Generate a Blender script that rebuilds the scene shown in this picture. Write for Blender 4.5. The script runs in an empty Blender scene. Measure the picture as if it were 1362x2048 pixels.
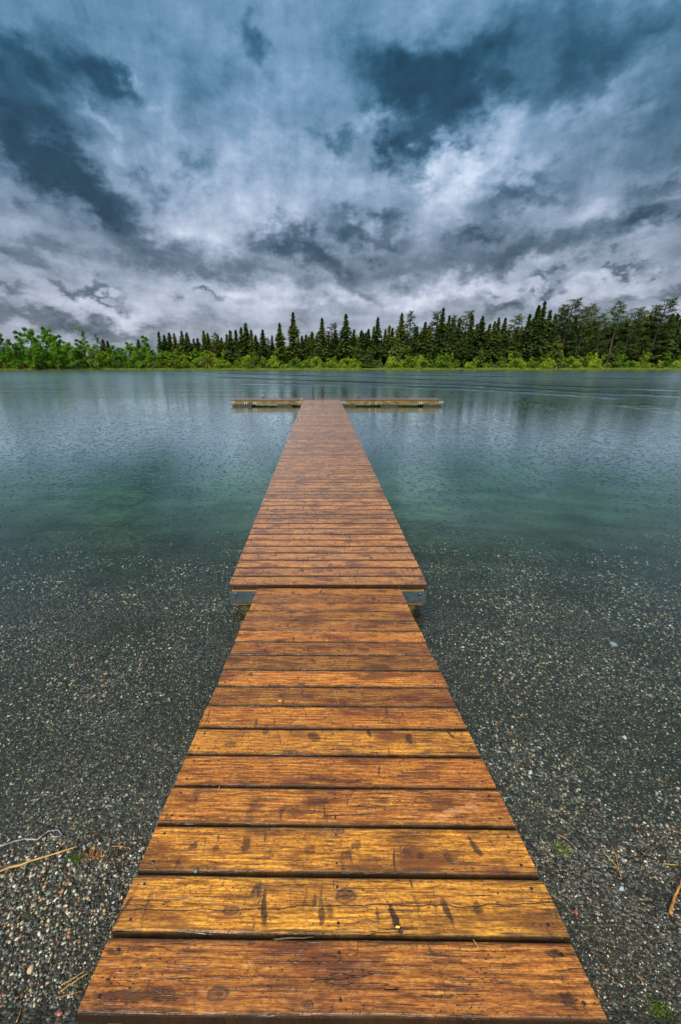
import bpy, bmesh, math, random
import numpy as np
from mathutils import Vector
random.seed(7)
RNG = np.random.default_rng(7)
PI = math.pi
scene = bpy.context.scene
COL = scene.collection

# ------------------------------------------------------------------ camera
F = 796.0
PITCH = math.atan(308 / F)
CAMP = np.array([-.08, 0, 2.6])
cd = bpy.data.cameras.new('camera'); cam = bpy.data.objects.new('camera', cd); COL.objects.link(cam)
cam.location = CAMP; cam.rotation_euler = (PI / 2 - PITCH, 0, 0)
cd.sensor_fit = 'VERTICAL'; cd.sensor_height = 36; cd.sensor_width = 24; cd.lens = 36 * F / 2048
cd.shift_x = 40 / 2048; cd.clip_end = 20000; cd.clip_start = .02
scene.camera = cam

def ray(x, y):
    cx, cy = (x - 641) / F, (1024 - y) / F
    return np.array([cx, math.cos(PITCH) + cy * math.sin(PITCH), -math.sin(PITCH) + cy * math.cos(PITCH)])
def onz(x, y, z=0):
    d = ray(x, y); return CAMP + d * ((z - CAMP[2]) / d[2])
def ony(x, y, Y):
    d = ray(x, y); return CAMP + d * (Y / d[1])
def azel(x, y):
    d = ray(x, y); return math.atan2(d[0], d[1]), math.atan2(d[2], math.hypot(d[0], d[1]))

# ------------------------------------------------------------------ helpers
def tag(o, label=None, cat=None, group=None, kind=None):
    if label: o['label'] = label
    if cat: o['category'] = cat
    if group: o['group'] = group
    if kind: o['kind'] = kind
    return o
def thing(name, loc, label, cat, group=None):
    o = bpy.data.objects.new(name, None); COL.objects.link(o); o.location = loc
    o.empty_display_size = .1
    return tag(o, label, cat, group)
def link(name, me, mat=None, parent=None, smooth=False):
    o = bpy.data.objects.new(name, me); COL.objects.link(o)
    if mat is not None and not me.materials: me.materials.append(mat)
    if smooth: me.polygons.foreach_set('use_smooth', [True] * len(me.polygons))
    if parent: o.parent = parent
    return o
def np_mesh(name, v, f, col=None, smooth=False):
    """v (n,3), f (m,k) all same k"""
    v = np.asarray(v, np.float32); f = np.asarray(f, np.int32)
    me = bpy.data.meshes.new(name)
    me.vertices.add(len(v)); me.vertices.foreach_set('co', v.ravel())
    k = f.shape[1]
    me.loops.add(f.size); me.loops.foreach_set('vertex_index', f.ravel())
    me.polygons.add(len(f)); me.polygons.foreach_set('loop_start', np.arange(0, f.size, k, dtype=np.int32))
    me.polygons.foreach_set('loop_total', np.full(len(f), k, np.int32))
    if smooth: me.polygons.foreach_set('use_smooth', np.ones(len(f), bool))
    me.update(calc_edges=True); me.validate()
    if col is not None:
        a = me.color_attributes.new('tint', 'FLOAT_COLOR', 'POINT')
        c = np.ones((len(v), 4), np.float32); c[:, :3] = col
        a.data.foreach_set('color', c.ravel())
    return me
class MB:
    def __init__(s): s.v = []; s.f = []
    def add(s, v, f):
        n = len(s.v); s.v += [tuple(p) for p in v]; s.f += [tuple(i + n for i in q) for q in f]; return s
    def box(s, c, d, bev=0.0, rot=None):
        bm = bmesh.new(); bmesh.ops.create_cube(bm, size=1)
        for v in bm.verts: v.co = Vector((v.co.x * d[0], v.co.y * d[1], v.co.z * d[2]))
        if bev: bmesh.ops.bevel(bm, geom=list(bm.edges), offset=bev, segments=2, affect='EDGES', profile=.6)
        if rot is not None: bmesh.ops.rotate(bm, cent=(0, 0, 0), matrix=rot, verts=bm.verts)
        s.add([v.co + Vector(c) for v in bm.verts], [[v.index for v in f.verts] for f in (bm.verts.index_update() or bm.faces)])
        bm.free(); return s
    def tube(s, pts, rad, n=8, cap=True):
        pts = [Vector(p) for p in pts]; rad = rad if isinstance(rad, (list, tuple)) else [rad] * len(pts)
        vs = []; fs = []
        prev = None
        for i, p in enumerate(pts):
            t = (pts[min(i + 1, len(pts) - 1)] - pts[max(i - 1, 0)]).normalized()
            a = t.orthogonal().normalized() if prev is None else (prev - t * prev.dot(t)).normalized()
            prev = a; b = t.cross(a)
            for k in range(n):
                q = 2 * PI * k / n; vs.append(p + (a * math.cos(q) + b * math.sin(q)) * rad[i])
        for i in range(len(pts) - 1):
            for k in range(n):
                fs.append((i * n + k, i * n + (k + 1) % n, (i + 1) * n + (k + 1) % n, (i + 1) * n + k))
        if cap: fs.append(tuple(range(n))[::-1]); fs.append(tuple((len(pts) - 1) * n + k for k in range(n)))
        return s.add(vs, fs)
    def build(s, name, mat, parent=None, smooth=False):
        me = bpy.data.meshes.new(name); me.from_pydata(s.v, [], s.f); me.update()
        return link(name, me, mat, parent, smooth)

# ------------------------------------------------------------------ node expression builder
class NT:
    def __init__(s, nt): s.nt = nt; s.nt.nodes.clear()
    def n(s, typ, **kw):
        o = s.nt.nodes.new(typ)
        for k, v in kw.items(): setattr(o, k, v)
        return o
    def plug(s, inp, v):
        if isinstance(v, E): v = v.s
        if hasattr(v, 'is_linked') or isinstance(v, bpy.types.NodeSocket): s.nt.links.new(v, inp)
        else: inp.default_value = v
    def m(s, op, *a, clamp=False):
        o = s.n('ShaderNodeMath', operation=op, use_clamp=clamp)
        for i, v in enumerate(a): s.plug(o.inputs[i], v)
        return E(s, o.outputs[0])
    def xyz(s, x=0., y=0., z=0.):
        o = s.n('ShaderNodeCombineXYZ')
        for i, v in enumerate((x, y, z)): s.plug(o.inputs[i], v)
        return o.outputs[0]
    def sep(s, v):
        o = s.n('ShaderNodeSeparateXYZ'); s.plug(o.inputs[0], v)
        return [E(s, q) for q in o.outputs]
    def noise(s, vec, scale=1., detail=3., rough=.5, dim='3D', dist=0.):
        o = s.n('ShaderNodeTexNoise', noise_dimensions=dim)
        s.plug(o.inputs['Vector'], vec); o.inputs['Scale'].default_value = scale
        o.inputs['Detail'].default_value = detail; o.inputs['Roughness'].default_value = rough
        o.inputs['Distortion'].default_value = dist
        return E(s, o.outputs[0])
    def voro(s, vec, scale=1., feature='F1', dim='2D', rnd=1.):
        o = s.n('ShaderNodeTexVoronoi', voronoi_dimensions=dim, feature=feature)
        s.plug(o.inputs['Vector'], vec); o.inputs['Scale'].default_value = scale
        o.inputs['Randomness'].default_value = rnd
        return o
    def ramp(s, fac, stops, interp='LINEAR'):
        o = s.n('ShaderNodeValToRGB'); s.plug(o.inputs[0], fac); cr = o.color_ramp; cr.interpolation = interp
        while len(cr.elements) < len(stops): cr.elements.new(.5)
        for e, (p, c) in zip(cr.elements, stops):
            e.position = p; e.color = (*c, 1) if len(c) == 3 else c
        return o.outputs[0]
    def mapr(s, v, a, b, c=0., d=1., smooth=True):
        o = s.n('ShaderNodeMapRange', interpolation_type='SMOOTHSTEP' if smooth else 'LINEAR')
        s.plug(o.inputs[0], v)
        for i, q in enumerate((a, b, c, d)): s.plug(o.inputs[i + 1], q)
        return E(s, o.outputs[0])
    def mix(s, fac, a, b, blend='MIX'):
        o = s.n('ShaderNodeMix', data_type='RGBA', blend_type=blend)
        s.plug(o.inputs[0], fac)
        for i, v in ((6, a), (7, b)):
            if isinstance(v, tuple) and len(v) == 3: v = (*v, 1)
            s.plug(o.inputs[i], v)
        return o.outputs[2]
    def attr(s, name):
        return s.n('ShaderNodeAttribute', attribute_name=name)
    def bump(s, h, dist=1., strength=1.):
        o = s.n('ShaderNodeBump'); s.plug(o.inputs['Height'], h)
        o.inputs['Distance'].default_value = dist; o.inputs['Strength'].default_value = strength
        return o.outputs[0]
    def principled(s, color, rough=.6, normal=None, spec=.5, metal=0.):
        o = s.n('ShaderNodeBsdfPrincipled'); out = s.n('ShaderNodeOutputMaterial')
        if isinstance(color, tuple) and len(color) == 3: color = (*color, 1)
        s.plug(o.inputs['Base Color'], color); s.plug(o.inputs['Roughness'], rough)
        s.plug(o.inputs['Specular IOR Level'], spec); s.plug(o.inputs['Metallic'], metal)
        if normal is not None: s.plug(o.inputs['Normal'], normal)
        s.nt.links.new(o.outputs[0], out.inputs[0]); return o
class E:
    def __init__(s, t, k): s.t = t; s.s = k
    def __add__(s, o): return s.t.m('ADD', s, o)
    __radd__ = __add__
    def __mul__(s, o): return s.t.m('MULTIPLY', s, o)
    __rmul__ = __mul__
    def __sub__(s, o): return s.t.m('SUBTRACT', s, o)
    def __rsub__(s, o): return s.t.m('SUBTRACT', o, s)
    def __truediv__(s, o): return s.t.m('DIVIDE', s, o)
    def abs(s): return s.t.m('ABSOLUTE', s)
    def pow(s, p): return s.t.m('POWER', s, p)
    def clamp(s): return s.t.m('ADD', s, 0., clamp=True)
    def gauss(s): return s.t.m('EXPONENT', s * s * -1.)
def material(name):
    m = bpy.data.materials.new(name); m.use_nodes = True
    return m, NT(m.node_tree)

# ------------------------------------------------------------------ sky (world)
w = bpy.data.worlds.new('World'); scene.world = w; w.use_nodes = True
T = NT(w.node_tree)
tc = T.n('ShaderNodeTexCoord'); dx, dy, dz = T.sep(tc.outputs['Generated'])
el = T.m('ARCSINE', dz); az = T.m('ARCTAN2', dx, dy)
ez = T.m('MAXIMUM', dz, 0.) + .11
pv = T.xyz(dx / ez, dy / ez, 0.)
# warp of the blob coordinates: wispy cloud edges
dirv = T.xyz(dx * 1., dy * 1., dz * 1.6)
w1 = T.noise(dirv, 5.5, 5., .62); w2 = T.noise(T.xyz(dx + 7.1, dy + 3.3, dz * 1.6 + 1.7), 5.5, 5., .62)
w3 = T.noise(dirv, 21., 3., .6); w4 = T.noise(T.xyz(dx + 2.1, dy + 9.3, dz * 1.6), 21., 3., .6)
A = az + (w1 - .5) * .30 + (w3 - .5) * .09
B = el + (w2 - .5) * .20 + (w4 - .5) * .07
acc = None
# (pixel x, y, half width, half height, tilt degrees anticlockwise, amount)
BL = [(40, 90, 120, 60, -30, -.55), (190, 130, 85, 48, -30, -.50), (30, 230, 110, 70, -45, -.45), (140, 375, 160, 42, -22, -.66), (30, 330, 90, 55, -30, -.35),
      (20, 480, 100, 30, -12, -.28), (300, 360, 50, 22, -25, -.25), (520, 115, 30, 62, 24, -.42), (400, 345, 30, 28, 0, -.28),
      (850, 175, 125, 85, -15, -.62), (930, 90, 150, 70, 10, -.36), (930, 235, 90, 55, 25, -.42), (690, 290, 48, 26, -20, -.34), (818, 340, 34, 56, 32, -.55), (880, 300, 60, 26, 10, -.3),
      (1110, 120, 70, 130, -10, -.40), (1290, 60, 120, 70, 0, -.36), (1330, 250, 90, 80, 10, -.25), (720, 455, 75, 24, -4, -.42), (590, 487, 75, 26, -18, -.52),
      (380, 510, 190, 38, -6, -.30), (965, 450, 55, 24, 8, -.45), (1050, 375, 60, 22, 14, -.34), (1290, 455, 80, 32, 12, -.5), (1330, 370, 80, 20, 8, -.30),
      (1130, 480, 230, 30, 8, -.28), (800, 520, 260, 34, 0, -.20), (1130, 558, 34, 11, 0, -.42), (1020, 600, 50, 17, 18, -.42), (720, 580, 60, 15, -22, -.33), (1240, 540, 28, 9, 10, -.34),
      (190, 582, 50, 9, -12, -.40), (415, 610, 34, 9, 0, -.36), (40, 585, 70, 14, -14, -.30), (170, 655, 170, 17, -2, -.34), (640, 625, 60, 22, 0, -.22), (1330, 588, 70, 12, 5, -.34),
      (420, 180, 60, 90, 10, -.16), (620, 230, 60, 60, 0, -.10), (300, 60, 50, 60, 0, -.1),
      (350, 250, 60, 160, 12, .16), (480, 300, 110, 130, 0, .14), (560, 400, 160, 60, 0, .14), (1040, 265, 50, 60, 10, .24), (1180, 215, 70, 42, 15, .24), (160, 210, 100, 30, -42, .36), (70, 290, 45, 36, 0, .30), (250, 140, 16, 50, 20, .3),
      (780, 250, 60, 34, 0, .28), (930, 350, 90, 40, 0, .26), (880, 385, 60, 40, 20, .2), (1150, 420, 110, 30, 10, .14), (420, 440, 160, 30, 0, .16),
      (160, 610, 240, 20, 0, .20), (520, 600, 260, 28, 0, .30), (900, 580, 150, 22, 0, .36), (1180, 570, 160, 24, 0, .32), (1060, 540, 100, 14, 0, .2), (330, 640, 150, 20, 0, .14)]
for (px, py, sx, sy, tl, am) in BL:
    a0, e0 = azel(px, py)
    a1 = abs(azel(px + sx, py)[0] - a0) * 1.05; e1 = abs(azel(px, py - sy)[1] - e0) * 1.05
    t = math.radians(tl); c, s_ = math.cos(t), math.sin(t)
    # local scale so that tilt acts in isotropic coordinates
    u = (A - a0) * math.cos(e0); v = B - e0
    a1 *= math.cos(e0)
    p = u * (c / a1) + v * (s_ / a1); q = v * (c / e1) - u * (s_ / e1)
    g = T.m('EXPONENT', (p * p + q * q) * -1.1) * (am * (1.0 if am < 0 else .75))
    acc = g if acc is None else acc + g
f1 = T.noise(pv, .42, 8., .60, dist=.35); f2 = T.noise(T.xyz(dx / ez + 5., dy / ez * .7, 2.), 1.25, 7., .62, dist=.3)
f3 = T.noise(dirv, 13., 6., .66)
f4 = T.noise(T.xyz(az * 10., el * 3., 4.), 2.2, 5., .6)
hz = T.mapr(el, .0, .28)
b = acc + .645 + (f1 - .5) * .42 + (f2 - .5) * .50 + (f3 - .5) * .48 + (f4 - .5) * .26
b = b - T.mapr(el, .35, .62) * .06
b = T.m('SQRT', b * b + .010) * .5 + b * .5
b = b + (T.noise(dirv, 30., 5., .68) - .5) * .16 + (T.noise(T.xyz(dx + 4., dy, dz * 2.2), 9., 6., .66, dist=.2) - .5) * .22
b = b.clamp()
lo = T.ramp(b, [(0, (.016, .028, .040)), (.22, (.040, .056, .076)), (.45, (.100, .120, .155)), (.68, (.220, .245, .305)), (.86, (.33, .35, .42)), (1, (.44, .46, .52))])
hi = T.ramp(b, [(0, (.008, .032, .058)), (.22, (.017, .062, .108)), (.45, (.046, .118, .190)), (.68, (.115, .205, .315)), (.86, (.23, .32, .44)), (1, (.36, .45, .56))])
colr = T.mix(T.mapr(el, .05, .50), lo, hi)
colr = T.mix(T.m('MAXIMUM', T.mapr(el, .66, 1.0), T.mapr(dy, -.05, -.5)), colr, (.225, .22, .205))
up = T.mapr(el, .66, 1.2, 1., 1.9)
back = T.mapr(dy, -.1, -.7, 1., 2.2)
sky = T.n('ShaderNodeTexSky', sky_type='NISHITA', sun_disc=False, sun_elevation=math.radians(52), sun_rotation=math.radians(200))
bg1 = T.n('ShaderNodeBackground'); T.plug(bg1.inputs[0], sky.outputs[0]); bg1.inputs[1].default_value = .05
bg2 = T.n('ShaderNodeBackground'); T.plug(bg2.inputs[0], colr); T.plug(bg2.inputs[1], up * back)
mx = T.n('ShaderNodeMixShader'); mx.inputs[0].default_value = .93
T.nt.links.new(bg1.outputs[0], mx.inputs[1]); T.nt.links.new(bg2.outputs[0], mx.inputs[2])
wo = T.n('ShaderNodeOutputWorld'); T.nt.links.new(mx.outputs[0], wo.inputs[0])

sd = bpy.data.lights.new('sun', 'SUN'); sun = bpy.data.objects.new('sun', sd); COL.objects.link(sun)
sd.energy = 3.0; sd.angle = math.radians(35); sd.color = (1, .95, .87)
sa, se = math.radians(200), math.radians(52)
sun.rotation_euler = Vector((-math.sin(sa) * math.cos(se), -math.cos(sa) * math.cos(se), -math.sin(se))).to_track_quat('-Z', 'Y').to_euler()
scene.view_settings.view_transform = 'Standard'; scene.view_settings.look = 'None'
scene.view_settings.exposure = .80; scene.view_settings.gamma = 1
scene.cycles.max_bounces = 8; scene.cycles.transparent_max_bounces = 12
scene.cycles.use_denoising = True
scene.cycles.caustics_reflective = False

# ------------------------------------------------------------------ materials
def wood_material(name, half=.745, gain=1., spots=True, dull=0., marks=None, rlo=.16, rhi=.46, bst=.9, coat=.18, sm=.57):
    m, t = material(name)
    uv = t.n('ShaderNodeUVMap', uv_map='UVMap'); u, v, _ = t.sep(uv.outputs[0])
    tint = t.attr('tint').outputs[0]; pv = E(t, t.attr('pv').outputs[2])
    ob = t.n('ShaderNodeTexCoord'); ox, oy, oz = t.sep(ob.outputs['Object'])
    V = lambda a, b, c=0.: t.xyz(u * a, v * b, c)
    # knots
    kv = t.voro(V(3., 5.5), 1.); kd = E(t, kv.outputs['Distance']); kc = t.sep(kv.outputs['Color'])
    kr = t.mapr(kc[0], .42, 1., .001, .15, smooth=False)
    ks = t.noise(V(26., 40.), 1., 2.)
    kdd = kd + (ks - .5) * .10
    knot = t.mapr(kdd / kr, .75, 1.1, 1., 0.)
    halo = t.mapr(kdd / kr, .9, 2.3, 1., 0.)
    # growth rings with cathedral figure, bent round the knots
    fig = t.noise(V(1.1, 6.), 1., 2., .45)
    bend = t.m('EXPONENT', kd * kd * -22.) * t.mapr(kc[0], .4, .7)
    ringf = v * 100. + fig * 8. + bend * 3.5 + (t.noise(V(6., 22.), 1., 2.) - .5) * 1.2
    ring = t.m('SINE', ringf * 2.6) * .5 + .5
    ring = ring.pow(1.8)
    fib = t.noise(V(5., 260.), 1., 3., .6); fib2 = t.noise(V(22., 700.), 1., 2., .6)
    stain = t.noise(V(2.6, 7.), 1., 4., .62)
    smear = t.mapr(t.noise(V(24., 6., 3.), 1., 4., .6, dist=.8), sm, sm + .11) * t.mapr(t.noise(V(3., 9., 8.), 1., 2.), .42, .58)
    fine = t.noise(V(55., 120., 5.), 1., 3., .62)
    speck = t.mapr(t.noise(V(75., 140., 5.), 1., 2., .55), .60, .67) * t.mapr(t.noise(V(5., 9., 1.), 1., 2.), .38, .58, .25, 1.)
    wear = t.mapr(fine, .40, .64) 
    cr1 = t.noise(V(1.5, 26., 2.), 1., 3., .55)
    crack = t.mapr((cr1 - .5).abs(), .0, .008, 1., 0.) * t.mapr(t.noise(V(2.2, 9., 6.), 1., 2.), .50, .60)
    cr2 = t.noise(V(4., 120., 9.), 1., 3., .6)
    chk = t.mapr(cr2, .56, .64) * t.mapr(t.noise(V(4., 12., 4.), 1., 2.), .40, .56)
    fib3 = t.noise(V(12., 420., 3.), 1., 3., .65); mot = t.noise(V(10., 150., 12.), 1., 4., .68)
    bright = t.ramp(ring * .07 + fib * .22 + fib2 * .21 + fib3 * .26 + mot * .24, [(.36, (.12, .032, .006)), (.44, (.40, .140, .020)), (.53, (.74, .345, .060)), (.62, (.95, .56, .14))])
    col = t.mix(1., bright, tint, 'MULTIPLY')
    dark = t.mix(1., (.120, .040, .012), tint, 'MULTIPLY')
    col = t.mix(t.mapr(stain, .45, .66, 0., .88), col, dark)
    col = t.mix(wear * .50, col, dark)
    st2 = t.noise(V(7., 85., 4.), 1., 5., .66)
    col = t.mix(t.mapr(st2, .49, .62, 0., .82), col, dark)
    col = t.mix(t.mapr(fig, .50, .56) * ring * .35, col, (.20, .045, .020))
    col = t.mix(smear * .85, col, (.045, .020, .012))
    col = t.mix(halo * .45, col, (.30, .12, .03))
    rr = t.m('SINE', kdd / kr * 9.) * .5 + .5
    col = t.mix(knot * (rr * .42 + fib * .4 + .22), col, (.060, .022, .012))
    col = t.mix(chk * .75, col, (.035, .016, .010))
    col = t.mix(crack, col, (.010, .006, .004))
    if spots: col = t.mix(speck * .9, col, (.022, .011, .008))
    # dirt and a trace of algae along board edges, plus painted-in shade of the gaps
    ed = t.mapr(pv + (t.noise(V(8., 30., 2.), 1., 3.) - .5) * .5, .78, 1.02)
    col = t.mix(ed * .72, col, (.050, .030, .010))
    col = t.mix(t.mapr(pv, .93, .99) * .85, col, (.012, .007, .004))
    col = marks(t, col, ox, oy, dark) if marks else col
    # nail heads
    nx = (ox.abs() - (half - .045)).abs(); ny = (pv - .62).abs() * .09
    nail = t.mapr(t.m('SQRT', nx * nx + ny * ny) + (ks - .5) * .004, .0042, .0070, 1., 0.)
    nx2 = ox.abs(); nail2 = t.mapr(t.m('SQRT', nx2 * nx2 + ny * ny), .004, .0065, 1., 0.)
    col = t.mix(t.m('MAXIMUM', nail, nail2) * .95, col, (.012, .010, .012))
    if gain != 1.: col = t.mix(1., col, (gain, gain, gain), 'MULTIPLY')
    if dull: col = t.mix(dull, col, (.20, .115, .075))
    wet = t.noise(V(7., 14., 7.), 1., 4., .6)
    rough = t.mapr(wet, .36, .66, rlo, rhi) + knot * .06
    h = fib * .0012 + fib2 * .0006 - crack * .0035 - chk * .0018 - speck * .0012 - smear * .0010 + ring * .0007 - knot * .001 + fine * .0008 - nail * .003
    pr_ = t.principled(col, rough, t.bump(h, 1., bst), .5)
    t.plug(pr_.inputs['Coat Weight'], t.mapr(wet, .35, .62, coat, coat * .45)); pr_.inputs['Coat Roughness'].default_value = .10 if coat < .5 else .27; pr_.inputs['Coat IOR'].default_value = 1.33 if coat < .5 else 1.55
    return m
Z0, Z1, Y0, Y1 = .876, .326, .525, 3.644          # gangway ends
slope = math.atan2(Z1 - Z0, Y1 - Y0); LEN = math.hypot(Z1 - Z0, Y1 - Y0)
def rl(px, py):
    d = ray(px, py); nrm = np.array([0, -math.sin(slope), math.cos(slope)])
    p = CAMP + d * ((np.array([0, Y0, Z0]) - CAMP) @ nrm / (d @ nrm))
    return float(p[0]), float(math.hypot(p[1] - Y0, p[2] - Z0))
def ramp_marks(t, col, ox, oy, dark):
    P = t.xyz(ox, oy, 0.)
    n1 = (t.noise(P, 26., 4., .65) - .5) * .035; n2 = (t.noise(t.xyz(ox, oy, 4.), 26., 4., .65) - .5) * .035
    tx = t.noise(t.xyz(ox * 60., oy * 160., 0.), 1., 3., .6)
    wx_, wy_ = ox + n1, oy + n2
    acc = None
    for (px, py, sx, sy, k, a) in [(540, 1815, .010, .050, .10, .9), (655, 1832, .009, .030, .05, .75), (672, 1822, .012, .020, .1, .6), (803, 1838, .012, .045, .35, .95), (905, 1818, .010, .035, .2, .85), (965, 1812, .016, .020, 0, .7), (845, 1805, .008, .02, .2, .6),
                              (500, 1692, .014, .028, 0, .75), (627, 1700, .022, .020, 0, .55), (545, 1712, .02, .015, 0, .5), (958, 1690, .012, .035, .3, .85), (1020, 1740, .012, .03, 0, .5), (905, 1712, .014, .025, .1, .5), (395, 1695, .014, .014, 0, .7), (440, 1697, .012, .012, 0, .6), (722, 1690, .018, .016, 0, .6), (850, 1712, .014, .012, 0, .6),
                              (632, 1473, .030, .030, .2, .75), (742, 1463, .010, .032, .1, .8), (822, 1476, .016, .035, -.2, .8), (905, 1467, .012, .030, .2, .8), (465, 1490, .03, .025, 0, .55), (536, 1462, .014, .03, 0, .7),
                              (640, 1605, .05, .018, 0, .55), (520, 1608, .03, .03, 0, .5), (770, 1600, .03, .018, 0, .5), (650, 1970, .16, .010, 0, .5), (240, 1908, .022, .008, 0, .8), (1118, 1902, .022, .010, 0, .8), (1150, 1995, .020, .014, 0, .8), (300, 1995, .13, .012, 0, .75)]:
        x0, y0 = rl(px, py); dx_, dy_ = wx_ - x0, wy_ - y0
        u = (dx_ + dy_ * k) * (1 / sx); v = dy_ * (1 / sy)
        q = u * u + v * v
        g = t.mapr(q + (tx - .5) * 2.4, .4, 2.0, a, 0.)
        acc = g if acc is None else t.m('MAXIMUM', acc, g)
    col = t.mix(acc, col, (.026, .011, .006))
    ra = None
    for (px, py, sx, sy) in [(565, 1392, .030, .022), (618, 1392, .052, .026), (703, 1292, .050, .026), (803, 1301, .048, .022), (731, 1318, .040, .022), (832, 1321, .050, .026), (515, 1293, .034, .016), (558, 1296, .030, .014), (823, 1703, .022, .022), (455, 1255, .03, .02), (720, 1240, .028, .018), (745, 1230, .03, .02), (590, 1255, .03, .016)]:
        x0, y0 = rl(px, py); u = (ox + n1 * .45 - x0) * (1 / sx); v = (oy + n2 * .45 - y0) * (1 / sy)
        q = t.m('SQRT', u * u + v * v)
        ra = q if ra is None else t.m('MINIMUM', ra, q)
    rings = t.m('SINE', ra * 12.) * .5 + .5
    col = t.mix(t.mapr(ra, .75, 2.4, .95, 0.) * (rings * .75 + .2), col, (.10, .035, .012))
    col = t.mix(t.mapr(ra + (tx - .5) * .5, .40, .80, .80, 0.) * (t.m('SINE', ra * 26.) * .22 + .78), col, (.055, .020, .014))
    # the long split running through the second board
    xa, ya = rl(230, 1826); xb, yb = rl(1130, 1800); xm, ym = rl(640, 1818)
    line = oy - (ox * ((yb - ya) / (xb - xa)) + (ya - xa * (yb - ya) / (xb - xa))) - t.m('SINE', ox * 7. + 1.) * .004 - (t.noise(P, 9., 3.) - .5) * .030 - n2 * .08
    col = t.mix(t.mapr(line.abs(), .0008, .0026, .95, 0.) , col, (.012, .007, .004))
    # pale dried patches on the fourth board
    pa = None
    for (px, py, sx, sy, k) in [(915, 1620, .050, .018, -1.2), (890, 1632, .030, .016, 0), (950, 1612, .030, .020, .4), (952, 1588, .014, .016, 0)]:
        x0, y0 = rl(px, py); dx_, dy_ = ox + n1 * .6 - x0, oy + n2 * .6 - y0; u = (dx_ + dy_ * k) * (1 / sx); v = dy_ * (1 / sy)
        g = t.mapr(u * u + v * v, .8, 1.1, .28, 0.); pa = g if pa is None else t.m('MAXIMUM', pa, g)
    return t.mix(pa, col, (.70, .36, .17))
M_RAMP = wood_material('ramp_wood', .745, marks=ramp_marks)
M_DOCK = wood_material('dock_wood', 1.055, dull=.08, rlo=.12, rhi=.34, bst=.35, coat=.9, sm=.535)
def beam_material(name, c1, c2, sx=2., sz=30., rough=.5):
    m, t = material(name); ob = t.n('ShaderNodeTexCoord'); x, y, z = t.sep(ob.outputs['Object'])
    n1 = t.noise(t.xyz(x * sx, y * sx, z * sz), 1., 4., .6); n2 = t.noise(t.xyz(x * 3., y * 3., z * 4.), 1., 3.)
    c = t.mix(t.mapr(n1 * .6 + n2 * .4, .35, .66), c1, c2)
    t.principled(c, rough, t.bump(n1, .003)); return m
M_BEAM = beam_material('beam_wood', (.16, .075, .018), (.36, .19, .055))
M_FASCIA = beam_material('olive_fascia', (.045, .030, .008), (.25, .160, .034), 2.5, 26.)
M_DARKW = beam_material('wet_dark_timber', (.018, .012, .007), (.055, .032, .014))
M_MOSS = beam_material('mossy_post', (.012, .014, .004), (.085, .075, .014), 30., 30., .8)
m, t = material('galvanised_steel'); ob = t.n('ShaderNodeTexCoord')
n1 = t.noise(ob.outputs['Object'], 9., 5., .65); n2 = t.noise(ob.outputs['Object'], 90., 3., .6)
t.principled(t.ramp(n1 * .7 + n2 * .3, [(.3, (.035, .055, .065)), (.55, (.095, .13, .15)), (.75, (.17, .20, .22))]), t.mapr(n2, .3, .7, .35, .6), t.bump(n2, .001), .5, .55)
M_STEEL = m
m, t = material('float_plastic'); ob = t.n('ShaderNodeTexCoord')
n1 = t.noise(ob.outputs['Object'], 5., 4., .6)
t.principled(t.ramp(n1, [(.3, (.010, .012, .012)), (.7, (.03, .036, .034))]), .45); M_FLOAT = m
m, t = material('ladder_metal'); ob = t.n('ShaderNodeTexCoord'); n1 = t.noise(ob.outputs['Object'], 20., 3.)
t.principled(t.ramp(n1, [(.3, (.018, .017, .016)), (.7, (.06, .055, .05))]), .5, None, .4, .2); M_LAD = m

def foliage_material(name, dark, mid, lite, trans=.25):
    m, t = material(name)
    sh = t.attr('tint').outputs[2]
    ob = t.n('ShaderNodeTexCoord'); n = t.noise(ob.outputs['Object'], .9, 3., .6)
    oi = t.n('ShaderNodeObjectInfo')
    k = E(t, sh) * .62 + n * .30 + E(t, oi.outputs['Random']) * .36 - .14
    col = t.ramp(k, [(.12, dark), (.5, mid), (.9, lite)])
    d = t.n('ShaderNodeBsdfDiffuse'); t.plug(d.inputs[0], col)
    tr = t.n('ShaderNodeBsdfTranslucent'); t.plug(tr.inputs[0], col)
    mxx = t.n('ShaderNodeMixShader'); mxx.inputs[0].default_value = trans
    t.nt.links.new(d.outputs[0], mxx.inputs[1]); t.nt.links.new(tr.outputs[0], mxx.inputs[2])
    o = t.n('ShaderNodeOutputMaterial'); t.nt.links.new(mxx.outputs[0], o.inputs[0]); return m
M_SPRUCE = foliage_material('spruce_needles', (.016, .036, .012), (.056, .094, .024), (.17, .18, .032), .18)
M_PINE = foliage_material('pine_needles', (.015, .034, .012), (.050, .084, .024), (.17, .18, .036), .2)
M_ASPEN = foliage_material('aspen_leaves', (.028, .090, .010), (.085, .230, .020), (.26, .42, .04), .35)
M_SHRUB = foliage_material('shrub_leaves', (.040, .090, .008), (.150, .270, .020), (.46, .52, .05), .35)
M_WILLOW = foliage_material('willow_leaves', (.035, .070, .012), (.120, .170, .020), (.30, .34, .05), .3)
M_GRASS = foliage_material('shore_grass', (.075, .110, .015), (.160, .220, .022), (.34, .36, .07), .3)
M_BARK = beam_material('bark', (.025, .020, .015), (.075, .056, .042), 6., 2., .85)
M_PALEBARK = beam_material('pale_bark', (.05, .045, .035), (.14, .125, .10), 3., 8., .8)

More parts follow.
